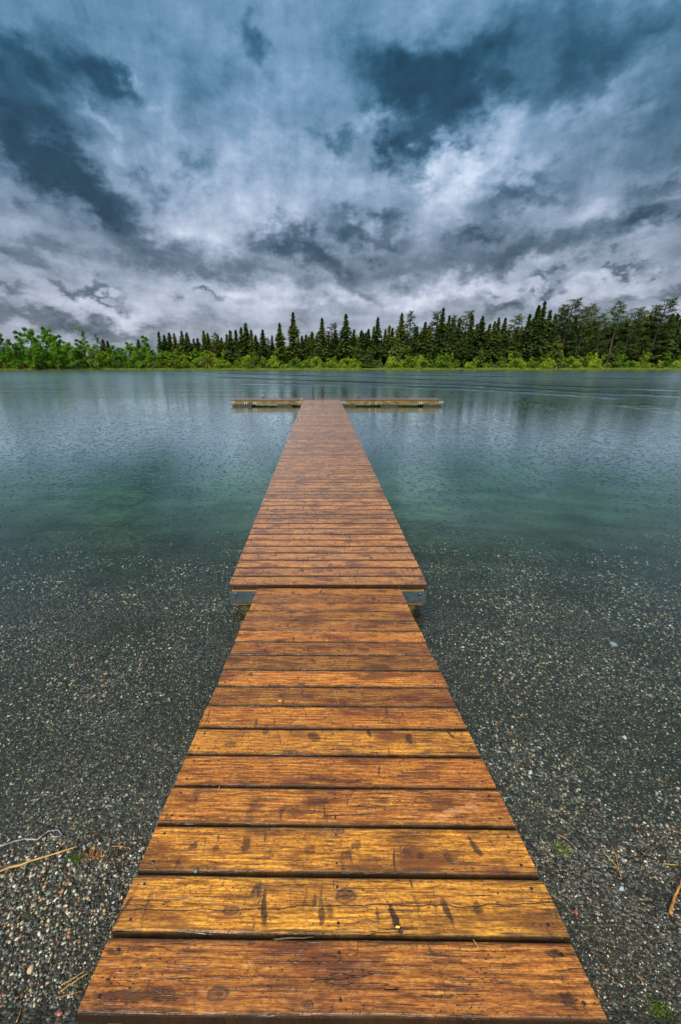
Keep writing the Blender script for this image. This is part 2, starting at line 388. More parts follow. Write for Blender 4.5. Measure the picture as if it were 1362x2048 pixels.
# ------------------------------------------------------------------ terrain
def shore_y(x):
    return 102.3 - 0.0011 * np.maximum(0, -x - 18) ** 2 + .5 * np.sin(x * .21) + .35 * np.sin(x * .57 + 1)
def near_wob(x): return .035 * np.sin(x * 2.1 + .6) + .02 * np.sin(x * 5.3)
def gz(x, y):
    x = np.asarray(x, float); y = np.asarray(y, float)
    yy = y + near_wob(x)
    z = np.interp(yy, [-60, -6, -2, -.5, .3, .7, 1.44, 2.2, 3.2, 4.5, 6, 8, 11, 18, 60], [2.2, 1.6, 1.2, .85, .52, .24, 0, -.10, -.24, -.48, -.85, -1.35, -2.0, -3.0, -3.6])
    z = z + .008 * np.sin(x * 6 + y * 4) * np.sin(y * 7 - x * 3)
    s = y - shore_y(x)
    zf = np.interp(s, [-45, -12, -3, 0, 1.5, 6, 60, 400, 6000], [-3.6, -1.8, -.4, .0, .22, .5, 1.2, 3, 3])
    k = np.clip((y - 50) / 8, 0, 1)
    return z * (1 - k) + zf * k
def axis(lo, hi, step, far, growth):
    a = list(np.arange(lo, hi + 1e-6, step)); st = step
    while a[-1] < far[1]: st *= growth; a.append(a[-1] + st)
    st = step
    while a[0] > far[0]: st *= growth; a.insert(0, a[0] - st)
    return np.array(a)
def grid(name, xs, ys, zf, smooth=True):
    X, Y = np.meshgrid(xs, ys); Z = zf(X, Y)
    v = np.stack([X, Y, Z], -1).reshape(-1, 3); nx, ny = len(xs), len(ys)
    i = (np.arange(ny - 1)[:, None] * nx + np.arange(nx - 1)[None]).ravel()
    f = np.stack([i, i + 1, i + 1 + nx, i + nx], -1)
    return np_mesh(name, v, f, smooth=smooth)
gx = axis(-4, 4, .08, (-3500, 3500), 1.09)
gy = np.unique(np.concatenate([axis(-1, 6, .08, (-60, 90), 1.07), np.arange(90, 114, .6), axis(114, 116, .8, (114, 5000), 1.15)]))
m, t = material('lake_ground')
ob = t.n('ShaderNodeTexCoord'); P = ob.outputs['Object']; x, y, z = t.sep(P)
def pebbles(sc, off):
    vo = t.voro(t.xyz(x + off, y * 1.15, z), sc); d = E(t, vo.outputs['Distance']); c = t.sep(vo.outputs['Color'])
    return d, c
d1, c1 = pebbles(55., 0.); d2, c2 = pebbles(105., 3.); d3, c3 = pebbles(24., 9.)
pal = [(.0, (.014, .015, .014)), (.28, (.032, .034, .030)), (.45, (.075, .072, .056)), (.58, (.045, .060, .058)), (.68, (.19, .16, .11)), (.80, (.12, .135, .13)), (.90, (.10, .05, .032)), (.96, (.42, .40, .34))]
g1 = t.ramp(c1[0], pal, 'CONSTANT'); g2 = t.ramp(c2[0], pal, 'CONSTANT'); g3 = t.ramp(c3[0], [(0, (.05, .055, .05)), (.5, (.11, .11, .09)), (.8, (.24, .22, .16)), (.93, (.45, .44, .38))], 'CONSTANT')
sel = t.mapr(c1[1], .35, .4)
gc = t.mix(sel, g2, g1)
gc = t.mix(t.mapr(d1, .28, .60) * .75 * sel, gc, (.014, .014, .012))
big = t.mapr(c3[1], .80, .82) * t.mapr(d3, .22, .3, 1., 0.)
gc = t.mix(big, gc, g3)
patch = t.noise(P, .9, 4., .6)
gc = t.mix(t.mapr(patch, .40, .60, .15, .65), gc, (.028, .028, .018))
silt = t.mix(t.mapr(t.noise(P, .35, 5., .6), .35, .65), (.10, .14, .105), (.22, .285, .215))
gs = t.mapr(y + (t.noise(P, .5, 3.) - .5) * 6. + (t.noise(P, 14., 3.) - .5) * 9., 4.5, 16.)
gc = t.mix(gs, gc, silt)
land = t.mix(t.noise(P, .6, 4.), (.03, .045, .012), (.09, .13, .02))
gc = t.mix(t.mapr(y, 90., 96.), gc, land)
hgt = (d1 * sel * -.006 + d2 * -.003 - big * d3 * .01) * t.mapr(y, 3., 12., 1., 0.)
t.principled(gc, .5, t.bump(hgt, 1.), .25)
M_GROUND = m
ground = tag(link('ground', grid('ground', gx, gy, gz), M_GROUND), kind='structure')

# ------------------------------------------------------------------ water
WK = [([(400, 746), (560, 750), (787, 757), (908, 761.7), (1075, 771), (1362, 781)], 1.0),
      ([(400, 753), (454, 755), (580, 760), (800, 767), (908, 770), (1141, 783), (1362, 792.7)], 1.15),
      ([(700, 749), (908, 751.7), (1362, 760)], .9), ([(640, 745), (908, 748), (1362, 754)], .6), ([(300, 749), (454, 752), (520, 753)], .6),
      ([(737, 771.7), (908, 776.7), (1141, 790), (1230, 796)], .55), ([(0, 758), (67, 753), (147, 746.7)], .8), ([(480, 767), (640, 769), (700, 771)], .4),
      ([(40, 770), (130, 768)], .5), ([(1040, 806), (1110, 811)], .5), ([(1240, 812), (1362, 815)], .5)]
WKW = []
for pts, am in WK:
    q = np.array([onz(a, b)[:2] for a, b in pts])
    WKW.append((q[:, 0], q[:, 1], am))
WAKE = None
def wz(X, Y):
    global WAKE
    Z = np.zeros_like(X); WAKE = np.zeros_like(X)
    wob = .35 * np.sin(X * .5) + .25 * np.sin(X * 1.3 + 2)
    for qx, qy, am in WKW:
        c = np.interp(X, qx, qy) + wob * .4
        ends = np.clip((X - qx[0]) / 5 + .1, 0, 1) * np.clip((qx[-1] - X) / 5 + .1, 0, 1)
        sg = .55 + .008 * c
        a = am * (.75 + .25 * np.sin(X * .37 + qy[0])) * .02 * ends
        u = (Y - c) / sg
        WAKE = np.maximum(WAKE, np.exp(-(u / 1.35) ** 4) * ends * min(1, am) * (.72 + .28 * np.sin(X * .37 + qy[0]) * np.sin(X * .11 + 1)))
        Z += a * np.exp(-u * u) - a * .35 * np.exp(-((u + 1.9) / 1.4) ** 2)
    k = np.clip((Y - 26) / 10, 0, 1)
    Z += k * .006 * (np.sin(Y * 1.6 + .35 * np.sin(X * .22)) + np.sin(Y * 2.9 + X * .3))
    return Z
wx = np.concatenate([[-420, -260, -180, -130], np.arange(-100, 121, 1.0), [150, 200, 280, 420]])
wy = np.concatenate([[-10, 0, 4, 8, 14, 20], np.arange(24, 102, .26), [104, 108]])
nx, ny = len(wx), len(wy)
X, Y = np.meshgrid(wx, wy); top = np.stack([X, Y, wz(X, Y)], -1).reshape(-1, 3)
i = (np.arange(ny - 1)[:, None] * nx + np.arange(nx - 1)[None]).ravel()
fc = [tuple(q) for q in np.stack([i, i + 1, i + 1 + nx, i + nx], -1).tolist()]
vb = top.tolist(); loop = list(range(nx)) + [r * nx + nx - 1 for r in range(1, ny)] + [(ny - 1) * nx + k for k in range(nx - 2, -1, -1)] + [r * nx for r in range(ny - 2, 0, -1)]
n0 = len(vb)
for k in loop: vb.append([vb[k][0], vb[k][1], -7.])
L = len(loop)
for k in range(L): fc.append((loop[(k + 1) % L], loop[k], n0 + k, n0 + (k + 1) % L))
fc.append(tuple(n0 + k for k in range(L - 1, -1, -1)))
me = bpy.data.meshes.new('water'); me.from_pydata(vb, [], fc); me.update()
sm = np.zeros(len(fc), bool); sm[:(nx - 1) * (ny - 1)] = True; me.polygons.foreach_set('use_smooth', sm)
wa = me.attributes.new('wake', 'FLOAT', 'POINT'); wa.data.foreach_set('value', np.concatenate([WAKE.ravel(), np.zeros(len(vb) - nx * ny)]).astype(np.float32))
m, t = material('lake_water')
ob = t.n('ShaderNodeTexCoord'); P = ob.outputs['Object']; x, y, z = t.sep(P)
def drops(sc, off, amp, freq, thr):
    vo = t.voro(t.xyz(x + off, y + off * .7, 0.), sc); d = E(t, vo.outputs['Distance']) / sc; c = t.sep(vo.outputs['Color'])
    on = t.mapr(c[0], thr, thr + .02); rad = t.mapr(c[1], 0., 1., .008, .30 / sc, smooth=False)
    e = (d - rad) / (.25 / freq)
    return t.m('SINE', (d - rad) * (2 * PI * freq)) * (e * e * -.12).t.m('EXPONENT', e * e * -.12) * on * amp
def dimples(sc, off, amp, thr, r):
    vo = t.voro(t.xyz(x + off, y + off * .7, 0.), sc); d = E(t, vo.outputs['Distance']) / sc; c = t.sep(vo.outputs['Color'])
    return t.m('EXPONENT', d * d * (-1 / (r * r))) * t.mapr(c[0], thr, thr + .02) * amp
h = drops(1.7, 0., .0011, 26., .3) + drops(2.9, 5., .0009, 34., .45) + drops(5., 11., .0006, 45., .55)
h = h + (dimples(3.8, 2., .018, .25, .022) + dimples(7., 4., .010, .45, .015)) * t.mapr(y, 3.5, 7., .0, 1.)
rip = t.noise(t.xyz(x * 1.3, y * 2.4, 0.), 1.6, 4., .6) * .008 + t.noise(t.xyz(x * 6., y * 10., 0.), 1., 3., .6) * .0026 + t.noise(t.xyz(x * 26., y * 34., 3.), 1., 2., .5) * .0007
rip = rip * t.mapr(t.noise(t.xyz(x * .05, y * .11, 5.), 1., 3.), .3, .7, .6, 1.15) * t.mapr(y, 18., 75., 1., 3.8)
wk = E(t, t.attr('wake').outputs[2])
rip = rip + wk * (t.noise(t.xyz(x * .5, y * 1.6, 9.), 1., 2.) * .9 + t.noise(t.xyz(x * 1.5, y * 3., 7.), 1., 2.) * .3)
nm = t.bump(h + rip, 1.)
fr = t.n('ShaderNodeFresnel'); fr.inputs[0].default_value = 1.38; t.plug(fr.inputs['Normal'], nm)
gl = t.n('ShaderNodeBsdfGlossy'); gl.inputs['Color'].default_value = (.86, 1, .98, 1); t.plug(gl.inputs['Normal'], nm)
t.plug(gl.inputs['Roughness'], t.mapr(y, 8., 70., .05, .19))
tr = t.n('ShaderNodeBsdfTransparent'); tr.inputs[0].default_value = (.93, .97, .96, 1)
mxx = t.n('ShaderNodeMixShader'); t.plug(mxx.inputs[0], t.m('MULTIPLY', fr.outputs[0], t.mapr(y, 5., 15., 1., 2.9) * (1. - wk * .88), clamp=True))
t.nt.links.new(tr.outputs[0], mxx.inputs[1]); t.nt.links.new(gl.outputs[0], mxx.inputs[2])
va = t.n('ShaderNodeVolumeAbsorption'); va.inputs['Color'].default_value = (.42, .68, .65, 1); va.inputs['Density'].default_value = .17
o = t.n('ShaderNodeOutputMaterial'); t.nt.links.new(mxx.outputs[0], o.inputs['Surface']); t.nt.links.new(va.outputs[0], o.inputs['Volume'])
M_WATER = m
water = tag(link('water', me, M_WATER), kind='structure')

# ------------------------------------------------------------------ pebbles
ICO = bmesh.new(); bmesh.ops.create_icosphere(ICO, subdivisions=1, radius=1); ICO.verts.index_update()
iv = np.array([v.co[:] for v in ICO.verts]); fi = np.array([[v.index for v in f.verts] for f in ICO.faces]); ICO.free()
PALC = np.array([1.34, 1.28, 1.12]) * np.array([(.022, .025, .024), (.040, .043, .040), (.070, .073, .066), (.13, .13, .11), (.26, .215, .13), (.22, .125, .07), (.13, .055, .038), (.36, .36, .33), (.42, .42, .39), (.075, .12, .115), (.14, .17, .18), (.035, .038, .045)])
PALP = np.array([.17, .16, .14, .11, .08, .035, .035, .07, .035, .07, .06, .035]); PALP /= PALP.sum()
def scatter(n, side):
    u = RNG.random(n); y = .2 + 10.5 * u ** 2.25; x = side * (.58 + (1.05 + .95 * y) * RNG.random(n))
    s = (.0027 + .0008 * y) + (.0056 + .0016 * y) * RNG.random(n) ** 2.6
    s = s * (.55 + .65 * np.clip((np.abs(x) - .7) / .9, 0, 1)) * (.8 + .35 * np.sin(x * 2.3 + y * 1.1) * np.sin(y * 2.9 - x))
    ok = (np.abs(x) > .5) & (RNG.random(n) > np.clip((y + .9 * np.sin(x * 1.3) + .6 * np.sin(x * 2.9 + y * 2) - 4.2) / 5.5, 0, 1) ** .8); x, y, s = x[ok], y[ok], s[ok]; n = len(x)
    z = gz(x, y) + s * .12
    sc = np.stack([s * RNG.uniform(.8, 1.5, n), s * RNG.uniform(.6, 1.0, n), s * RNG.uniform(.35, .65, n)], -1)
    a = RNG.uniform(0, 2 * PI, n); ca, sa_ = np.cos(a), np.sin(a)
    v = iv[None] * (1 + RNG.uniform(-.16, .16, (n, 12, 1))) * sc[:, None]
    X_ = v[..., 0] * ca[:, None] - v[..., 1] * sa_[:, None]; Y_ = v[..., 0] * sa_[:, None] + v[..., 1] * ca[:, None]
    tl = RNG.uniform(-.35, .35, n)[:, None]
    V_ = np.stack([X_ + x[:, None], Y_ + y[:, None], v[..., 2] + tl * X_ + z[:, None]], -1)
    c = PALC[RNG.choice(len(PALC), n, p=PALP)] * RNG.uniform(.7, 1.3, (n, 1))
    return V_.reshape(-1, 3), (fi[None] + 12 * np.arange(n)[:, None, None]).reshape(-1, 3), np.repeat(c, 12, 0)
parts = [scatter(92000, 1), scatter(92000, -1)]
vs, fs, cs = [], [], []; off = 0
for a, b_, c in parts: vs.append(a); fs.append(b_ + off); cs.append(c); off += len(a)
m, t = material('pebble_stone'); at_ = t.attr('tint').outputs[0]; ob = t.n('ShaderNodeTexCoord')
n1 = t.noise(ob.outputs['Object'], 260., 2.)
t.principled(t.mix(t.mapr(n1, .3, .7, 0., .5), at_, t.mix(1., at_, (.45, .45, .42), 'MULTIPLY')), .24, None, .38); M_PEB = m
tag(link('gravel', np_mesh('gravel', np.concatenate(vs), np.concatenate(fs), np.concatenate(cs), True), M_PEB),
    'small wet mixed pebbles covering the beach and the shallow lake bed', 'gravel', kind='stuff')

# ------------------------------------------------------------------ planked decks
def planks(name, n, pitch, half, tints, mat, parent, along='x', x0=0., y0=0., gap=.009, thick=.038, lens=None, skip=(), vary=.008):
    """boards laid next to each other; board long axis = local X, boards advance along local Y"""
    V, Fc, UV, TI, PV = [], [], [], [], []
    r = .006
    for i in range(n):
        wd = pitch - gap
        if i in skip: wd -= .045
        prof = [(-wd / 2, -thick), (-wd / 2, -r * 1.1), (-wd / 2 + r * .35, -r * .3), (-wd / 2 + r * 1.2, 0), (-wd * .25, .0004), (0, .0), (wd * .25, .0004), (wd / 2 - r * 1.2, 0), (wd / 2 - r * .35, -r * .3), (wd / 2, -r * 1.1), (wd / 2, -thick)]
        yc = y0 + pitch * (i + .5)
        hl = half + random.uniform(-vary, vary * .3); hr = half + random.uniform(-vary, vary * .3)
        xs = np.linspace(-hl, hr, 13); k = len(prof); base = len(V)
        sk = random.uniform(-.002, .002); ph = random.uniform(0, 6); cup = random.uniform(-.0016, .0016); lift = random.uniform(-.0012, .0012)
        cc = tints(i)
        for xi, xx in enumerate(xs):
            e = .0012 * math.sin(xx * 5 + ph) + random.uniform(-.0006, .0006)
            for (a, b) in prof:
                V.append((x0 + xx, yc + a + (e + sk * xx) * (1 if abs(a) > .4 * wd else .3), b + cup * (a / wd * 2) ** 2 + lift))
                UV.append((xx + 7.31 * i + 3.3, a + 1.93 * i)); PV.append(abs(a) / (wd / 2)); TI.append(cc)
        for xi in range(12):
            for q in range(k):
                q2 = (q + 1) % k
                Fc.append((base + xi * k + q, base + (xi + 1) * k + q, base + (xi + 1) * k + q2, base + xi * k + q2)[::-1])
        Fc.append(tuple(base + q for q in range(k))[::-1]); Fc.append(tuple(base + 12 * k + q for q in range(k)))
    me = bpy.data.meshes.new(name); me.from_pydata(V, [], Fc); me.update()
    uvl = me.uv_layers.new(name='UVMap'); li = np.zeros(len(me.loops), np.int32); me.loops.foreach_get('vertex_index', li)
    uvl.data.foreach_set('uv', np.array(UV, np.float32)[li].ravel())
    a = me.color_attributes.new('tint', 'FLOAT_COLOR', 'POINT'); a.data.foreach_set('color', np.array([(*c, 1) for c in TI], np.float32).ravel())
    a = me.attributes.new('pv', 'FLOAT', 'POINT'); a.data.foreach_set('value', np.array(PV, np.float32))
    return link(name, me, mat, parent)

# gangway (ramp): local frame with Y along the slope
Z0, Z1, Y0, Y1 = .876, .326, .525, 3.644
slope = math.atan2(Z1 - Z0, Y1 - Y0); LEN = math.hypot(Z1 - Z0, Y1 - Y0)
gang = thing('gangway', (0, Y0, Z0), 'sloping gangway of wide wet orange planks from the gravel beach down to the floating dock', 'gangway')
gang.location.x = -.022; gang.rotation_euler = (slope, 0, -.0092)
RT = [(r_ * k_ * 1.04, g_ * k_ * (1.12 if n_ in (1, 2, 5) else 1.06), b_ * k_ * 1.05) for n_, (k_, (r_, g_, b_)) in enumerate(zip([.92, 1.03, 1.0, .92, .90, 1.02, .98, .86, 1.04, .80, .84, 1.06, .94, .88, .98, .86, 1.0], [(.78, .66, .60), (1.05, 1.0, .62), (1.02, .92, .60), (.90, .78, .70), (.92, .76, .66), (1.0, .90, .66), (.95, .80, .66), (.72, .66, .62), (1.0, .84, .72), (.70, .64, .66), (.78, .68, .66), (1.0, .84, .74), (.80, .72, .74), (.82, .74, .72), (.90, .78, .80), (.72, .62, .66), (.86, .76, .78)]))]
NP = 17
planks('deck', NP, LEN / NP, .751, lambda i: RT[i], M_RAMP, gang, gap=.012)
for sx in (-.66, .66, 0):
    MB().box((sx, LEN / 2, -.038 - .075), (.045, LEN - .06, .145), .004).build('stringer', M_BEAM, gang)
for sx in (-.60, .60):
    MB().box((sx, .30, -.038 - .30), (.09, .09, .52), .006).build('support_post', M_BEAM, gang)

# floating dock
dock = thing('floating_dock', (0, 0, .35), 'long orange plank walkway floating on the lake and ending in a wide crosswise platform', 'dock')
DY0, DY1 = 3.665, 23.55
random.seed(11)
def dt(i):
    a = random.choice((.62, .80, .92, 1.0, 1.08)) * random.uniform(.92, 1.05); return (a * random.uniform(.93, 1.03), a * random.uniform(.88, 1.0), a * random.uniform(.95, 1.3))
ND = 106; PD = (DY1 - DY0) / ND
SK = (int((11.3 - DY0) / PD), int((17.9 - DY0) / PD))
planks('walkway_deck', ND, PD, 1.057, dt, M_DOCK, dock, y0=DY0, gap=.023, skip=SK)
# crosswise platform: boards run along world Y
TX0, TX1, TY0, TY1 = -5.25, 6.97, DY1 + .012, 25.05
NT_ = 66
def dt2(i):
    a = random.uniform(.5, .95); return (a * .50, a * .64, a * .46)
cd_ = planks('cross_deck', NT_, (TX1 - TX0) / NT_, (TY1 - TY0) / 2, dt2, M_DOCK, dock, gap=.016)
cd_.rotation_euler = (0, 0, -PI / 2); cd_.location = (TX0, (TY0 + TY1) / 2, 0)
for i_, (xa, xb, yy) in enumerate([(TX0, -1.08, TY0 + .02), (1.08, TX1, TY0 + .02), (TX0, TX1, TY1 - .04)]):
    MB().box(((xa + xb) / 2, yy, -.038 - .105), (xb - xa - .004, .04, .205), .004).build('fascia_board', M_FASCIA, dock)
for xx in (TX0 + .02, TX1 - .02):
    MB().box((xx, (TY0 + TY1) / 2, -.128), (.036, TY1 - TY0 - .10, .172), .004).build('fascia_board', M_FASCIA, dock)
for sx in (-1, 1):
    MB().box((sx * 1.03, (DY0 + DY1) / 2 + .04, -.038 - .09), (.04, DY1 - DY0 - .10, .175), .004).build('side_board', M_BEAM, dock)
# front end: dark header recess, metal band, orange lower board
MB().box((0, DY0 + .05, -.058), (2.05, .05, .038), .003).build('header_board', M_DARKW, dock)
MB().box((0, DY0 + .045, -.170), (2.07, .05, .185), .004).build('end_board', M_BEAM, dock)
band = MB().box((0, DY0 + .012, -.160), (2.11, .010, .145), .003)
for sx in (-1, 1): band.box((sx * 1.056, DY0 + .14, -.160), (.010, .26, .145), .003)
band_o = band.build('metal_band', M_STEEL, dock)
for bx in (-.99, -.80, -.68, .68, .80, .99):
    for bz in (-.115, -.205):
        if abs(bx) == .99 and bz < -.2: continue
        b = bmesh.new(); bmesh.ops.create_uvsphere(b, u_segments=10, v_segments=6, radius=.019)
        for v in b.verts: v.co.y *= .55; v.co += Vector((bx, DY0 + .004, bz))
        me = bpy.data.meshes.new('bolt'); b.to_mesh(me); b.free(); link('bolt', me, M_STEEL, band_o, True)
# floats under the walkway and the platform
def float_box(cx, cy, dx_, dy_):
    MB().box((cx, cy, -.36), (dx_, dy_, .26), .03).build('float', M_FLOAT, dock)
for yy in (4.6, 8.6, 12.8, 16.8, 21.5): float_box(0, yy, 1.7, 1.3)
for xa, xb in ((-5.15, -4.02), (-2.6, -1.7), (1.2, 1.95), (3.36, 4.42), (5.85, 6.88)): float_box((xa + xb) / 2, (TY0 + TY1) / 2, xb - xa, 1.44)
# mossy legs below the near end
for sx in (-.92, .92):
    MB().tube([(sx, DY0 + .12, -.20), (sx * .97, DY0 + .16, -.55), (sx * .95, DY0 + .22, -.86)], [.10, .085, .07], 10).build('mossy_leg', M_MOSS, dock, True)
m, t = material('pale_bracket'); ob = t.n('ShaderNodeTexCoord'); n1 = t.noise(ob.outputs['Object'], 14., 3.)
t.principled(t.ramp(n1, [(.3, (.35, .38, .38)), (.7, (.62, .64, .62))]), .45, None, .5, .3); M_PALE = m
m, t = material('dull_plate'); t.principled((.20, .25, .26), .5, None, .5, .3); M_PLATE = m
# pale corner plates on the platform front
for xx in (TX0 + .13, -1.08 - .13, 1.08 + .13, TX1 - .13):
    MB().box((xx, TY0 - .004, -.11), (.26, .010, .13), .002).build('corner_plate', M_PLATE, dock)
for xx in (-4.45, -4.32, -3.92, -3.80, 2.75, 3.1, 5.6, 5.72):
    MB().box((xx, TY0 - .004, -.16), (.035, .010, .13), .002).build('bracket_strap', M_PALE, dock)
for xx in (-3.54, 2.2, 5.13):
    c = MB(); c.box((xx, TY1 - .12, .018), (.07, .04, .034), .006); c.tube([(xx - .12, TY1 - .12, .040), (xx - .05, TY1 - .12, .048), (xx + .05, TY1 - .12, .048), (xx + .12, TY1 - .12, .040)], [.009, .014, .014, .009], 8)
    c.build('cleat', M_LAD, dock, True)
MB().box((-1.16, TY0 - .06, -.02), (.10, .10, .36), .008).build('corner_post', M_BEAM, dock)
# joint straps across the walkway
for s_i in SK:
    MB().box((0, DY0 + PD * (s_i + .5) + .088, -.012), (2.08, .024, .012), .002).build('joint_strap', M_DARKW, dock)
# chain hanging below the near left corner
chain = thing('mooring_chain', (-.96, DY0 - .02, .10), 'short thin chain hooked under the left corner of the metal banded dock end', 'chain')
c = MB(); pts = [Vector((-.03 + .012 * k, -.005, -.03 - .06 * math.sin(k / 14 * PI))) for k in range(15)]
for k in range(14):
    a, b_ = pts[k], pts[k + 1]; d = (b_ - a); side = Vector((0, 1, 0)) if k % 2 else d.cross(Vector((0, 1, 0))).normalized()
    q = [a - d * .2 + side * .004, b_ + d * .2 + side * .004, b_ + d * .2 - side * .004, a - d * .2 - side * .004, a - d * .2 + side * .004]
    c.tube(q, .0016, 5, False)
c.build('links', M_STEEL, chain)

# swim ladder at the far edge
lad = thing('swim_ladder', (0, 25.12, .35), 'upright two rail metal swim ladder standing at the far edge of the dock platform', 'ladder')
for xx in (-.53, .045):
    c = MB(); c.tube([(xx, 0, .83), (xx, 0, .40), (xx, 0, 0), (xx, 0, -.9)], .036 if xx < 0 else .044, 10); c.box((xx, -.015, -.03), (.09, .05, .09), .006); c.build('rail', M_LAD, lad, True)
for zz in (-.25, -.5, -.75): MB().tube([(-.53, 0, zz), (.045, 0, zz)], .016, 8).build('rung', M_LAD, lad)

# ------------------------------------------------------------------ small debris
STRAW = beam_material('straw', (.30, .17, .04), (.62, .42, .12), 30., 30., .5)
TWIG = beam_material('wet_twig', (.03, .018, .012), (.11, .06, .035), 30., 30., .5)
ORTW = beam_material('orange_twig', (.22, .09, .02), (.55, .27, .06), 30., 30., .5)
ROOT = beam_material('pale_root', (.08, .08, .085), (.36, .35, .35), 40., 40., .5)
def on_ground(px, py):
    z = .2
    for _ in range(30): p = onz(px, py, z); z = .5 * z + .5 * float(gz(p[0], p[1]))
    return Vector((p[0], p[1], float(gz(p[0], p[1]))))
def strand(name, pix, r, mat, label, cat, place, group=None, lift=None):
    ps = [place(*q) for q in pix]; o = thing(name, ps[0], label, cat, group)
    o0 = ps[0]; lf = lift or r * 1.2 + .004
    # densify
    P_ = []
    for a, b_ in zip(ps[:-1], ps[1:]):
        for k in range(4): P_.append(a.lerp(b_, k / 4))
    P_.append(ps[-1])
    rr = [r * (1 - .55 * k / len(P_)) * random.uniform(.85, 1.1) for k in range(len(P_))]
    P_ = [p - o0 + Vector((random.uniform(-1, 1) * r * .5, random.uniform(-1, 1) * r * .5, lf)) for p in P_]
    bpy.data.objects.remove(o)
    mb = MB().tube(P_, rr, 6); ob_ = mb.build(name, mat, None, True); ob_.location = o0
    return tag(ob_, label, cat, group)
G = on_ground
strand('reed_stem', [(-60, 1762), (0, 1745), (80, 1720), (155, 1697)], .007, STRAW, 'thick yellow reed stem lying across the gravel at the left edge', 'reed', G)
strand('reed_stem', [(-50, 1768), (0, 1738), (70, 1722), (120, 1706)], .004, TWIG, 'thin dark stalk lying along the thick yellow reed stem', 'stalk', G)
strand('driftwood_root', [(-30, 1700), (10, 1692), (50, 1680), (75, 1682), (98, 1665), (118, 1662), (126, 1675), (110, 1676), (100, 1668)], .006, ROOT, 'pale curled root lying in the shallow water edge left of the gangway', 'root', G)
strand('twig', [(50, 1680), (80, 1665), (100, 1652)], .003, TWIG, 'short dark twig crossing the pale curled root', 'twig', G)
strand('straw', [(122, 1985), (150, 1965), (180, 1946)], .003, STRAW, 'pair side straw nearest the lower left edge of the gangway', 'straw', G)
strand('straw', [(124, 1972), (150, 1957), (172, 1942)], .0025, STRAW, 'thinner dry straw just above its twin by the lower left gangway edge', 'straw', G)
strand('twig', [(112, 1998), (140, 1990), (165, 1984)], .002, ORTW, 'thin orange twig below the two straws beside the gangway', 'twig', G)
strand('straw', [(34, 2046), (40, 2032), (43, 2020)], .003, STRAW, 'short upright straw in the bottom left corner of the beach', 'straw', G)
strand('twig', [(224, 1694), (245, 1694), (262, 1699)], .003, ORTW, 'small reddish twig on the gravel close to the left gangway edge', 'twig', G)
strand('stick', [(1338, 1830), (1345, 1808), (1354, 1782), (1372, 1745)], .008, ORTW, 'stout orange brown stick poking in at the right edge of the beach', 'stick', G)
strand('straw', [(1205, 1706), (1222, 1722), (1237, 1740)], .003, STRAW, 'bright straw on gravel right of the gangway, upper of the pair', 'straw', G)
strand('straw', [(1222, 1692), (1231, 1712), (1242, 1760)], .002, STRAW, 'dull bent straw crossing the bright one right of the gangway', 'straw', G)
strand('twig', [(1114, 1670), (1126, 1676), (1138, 1683)], .002, ORTW, 'tiny orange twig near the right edge of the gangway planks', 'twig', G)
strand('straw', [(1325, 1728), (1342, 1731), (1356, 1731)], .002, STRAW, 'pale level straw above the orange brown stick', 'straw', G)
strand('twig', [(1270, 1948), (1279, 1958), (1286, 1968)], .0025, ORTW, 'short brown twig on the gravel low on the right beach', 'twig', G)
# needles and a leaf on the boards
def on_ramp(px, py):
    d = ray(px, py); nrm = np.array([0, -math.sin(slope), math.cos(slope)])
    t_ = (np.array([0, Y0, Z0]) - CAMP) @ nrm / (d @ nrm); return Vector(CAMP + d * t_)
for pix, lab in [([(668, 1380), (672, 1392), (678, 1408)], 'long pale pine needle on the plank above the yellow leaf row'), ([(608, 1434), (597, 1443), (584, 1450)], 'curved orange pine needle on the plank below the large knots'),
                 ([(505, 1950), (510, 1940), (516, 1925)], 'faint pine needle on the nearest brown plank'), ([(946, 1880), (952, 1888), (957, 1896)], 'tiny needle on the far edge of the nearest plank'),
                 ([(440, 1572), (436, 1580), (434, 1588)], 'pale bent needle at the left of the plank with a pale stain')]:
    strand('pine_needle', pix, .0012, STRAW, lab, 'pine needle', on_ramp, 'needles fallen on the gangway planks', lift=.0022)
strand('straw', [(548, 1880), (585, 1877), (628, 1875)], .003, TWIG, 'dark grass stalk caught in the gap behind the nearest plank', 'stalk', on_ramp, lift=.003)
def leaf(px, py, s, label, mat):
    p = on_ramp(px, py); mb = MB()
    mb.add([(-s, 0, .0), (-.3 * s, -.4 * s, .002), (.6 * s, -.35 * s, .003), (s, 0, .006), (.5 * s, .4 * s, .002), (-.4 * s, .35 * s, .004), (-s, 0, -.001), (-.3 * s, -.4 * s, .001), (.6 * s, -.35 * s, .002), (s, 0, .005), (.5 * s, .4 * s, .001), (-.4 * s, .35 * s, .003)],
           [(0, 1, 2, 3), (0, 3, 4, 5), (9, 8, 7, 6), (11, 10, 9, 6), (0, 6, 7, 1), (1, 7, 8, 2), (2, 8, 9, 3), (3, 9, 10, 4), (4, 10, 11, 5), (5, 11, 6, 0)])
    o = mb.build('leaf', mat); o.location = p + Vector((0, 0, .004)); return tag(o, label, 'leaf')
YEL = beam_material('yellow_leaf', (.55, .33, .03), (.75, .50, .06), 40., 40., .5)
leaf(560, 1403, .012, 'small yellow leaf on the front edge of the plank with two large knots', YEL)
leaf(795, 1856, .008, 'tiny yellow leaf on the cracked yellow plank near its dark slash', YEL)
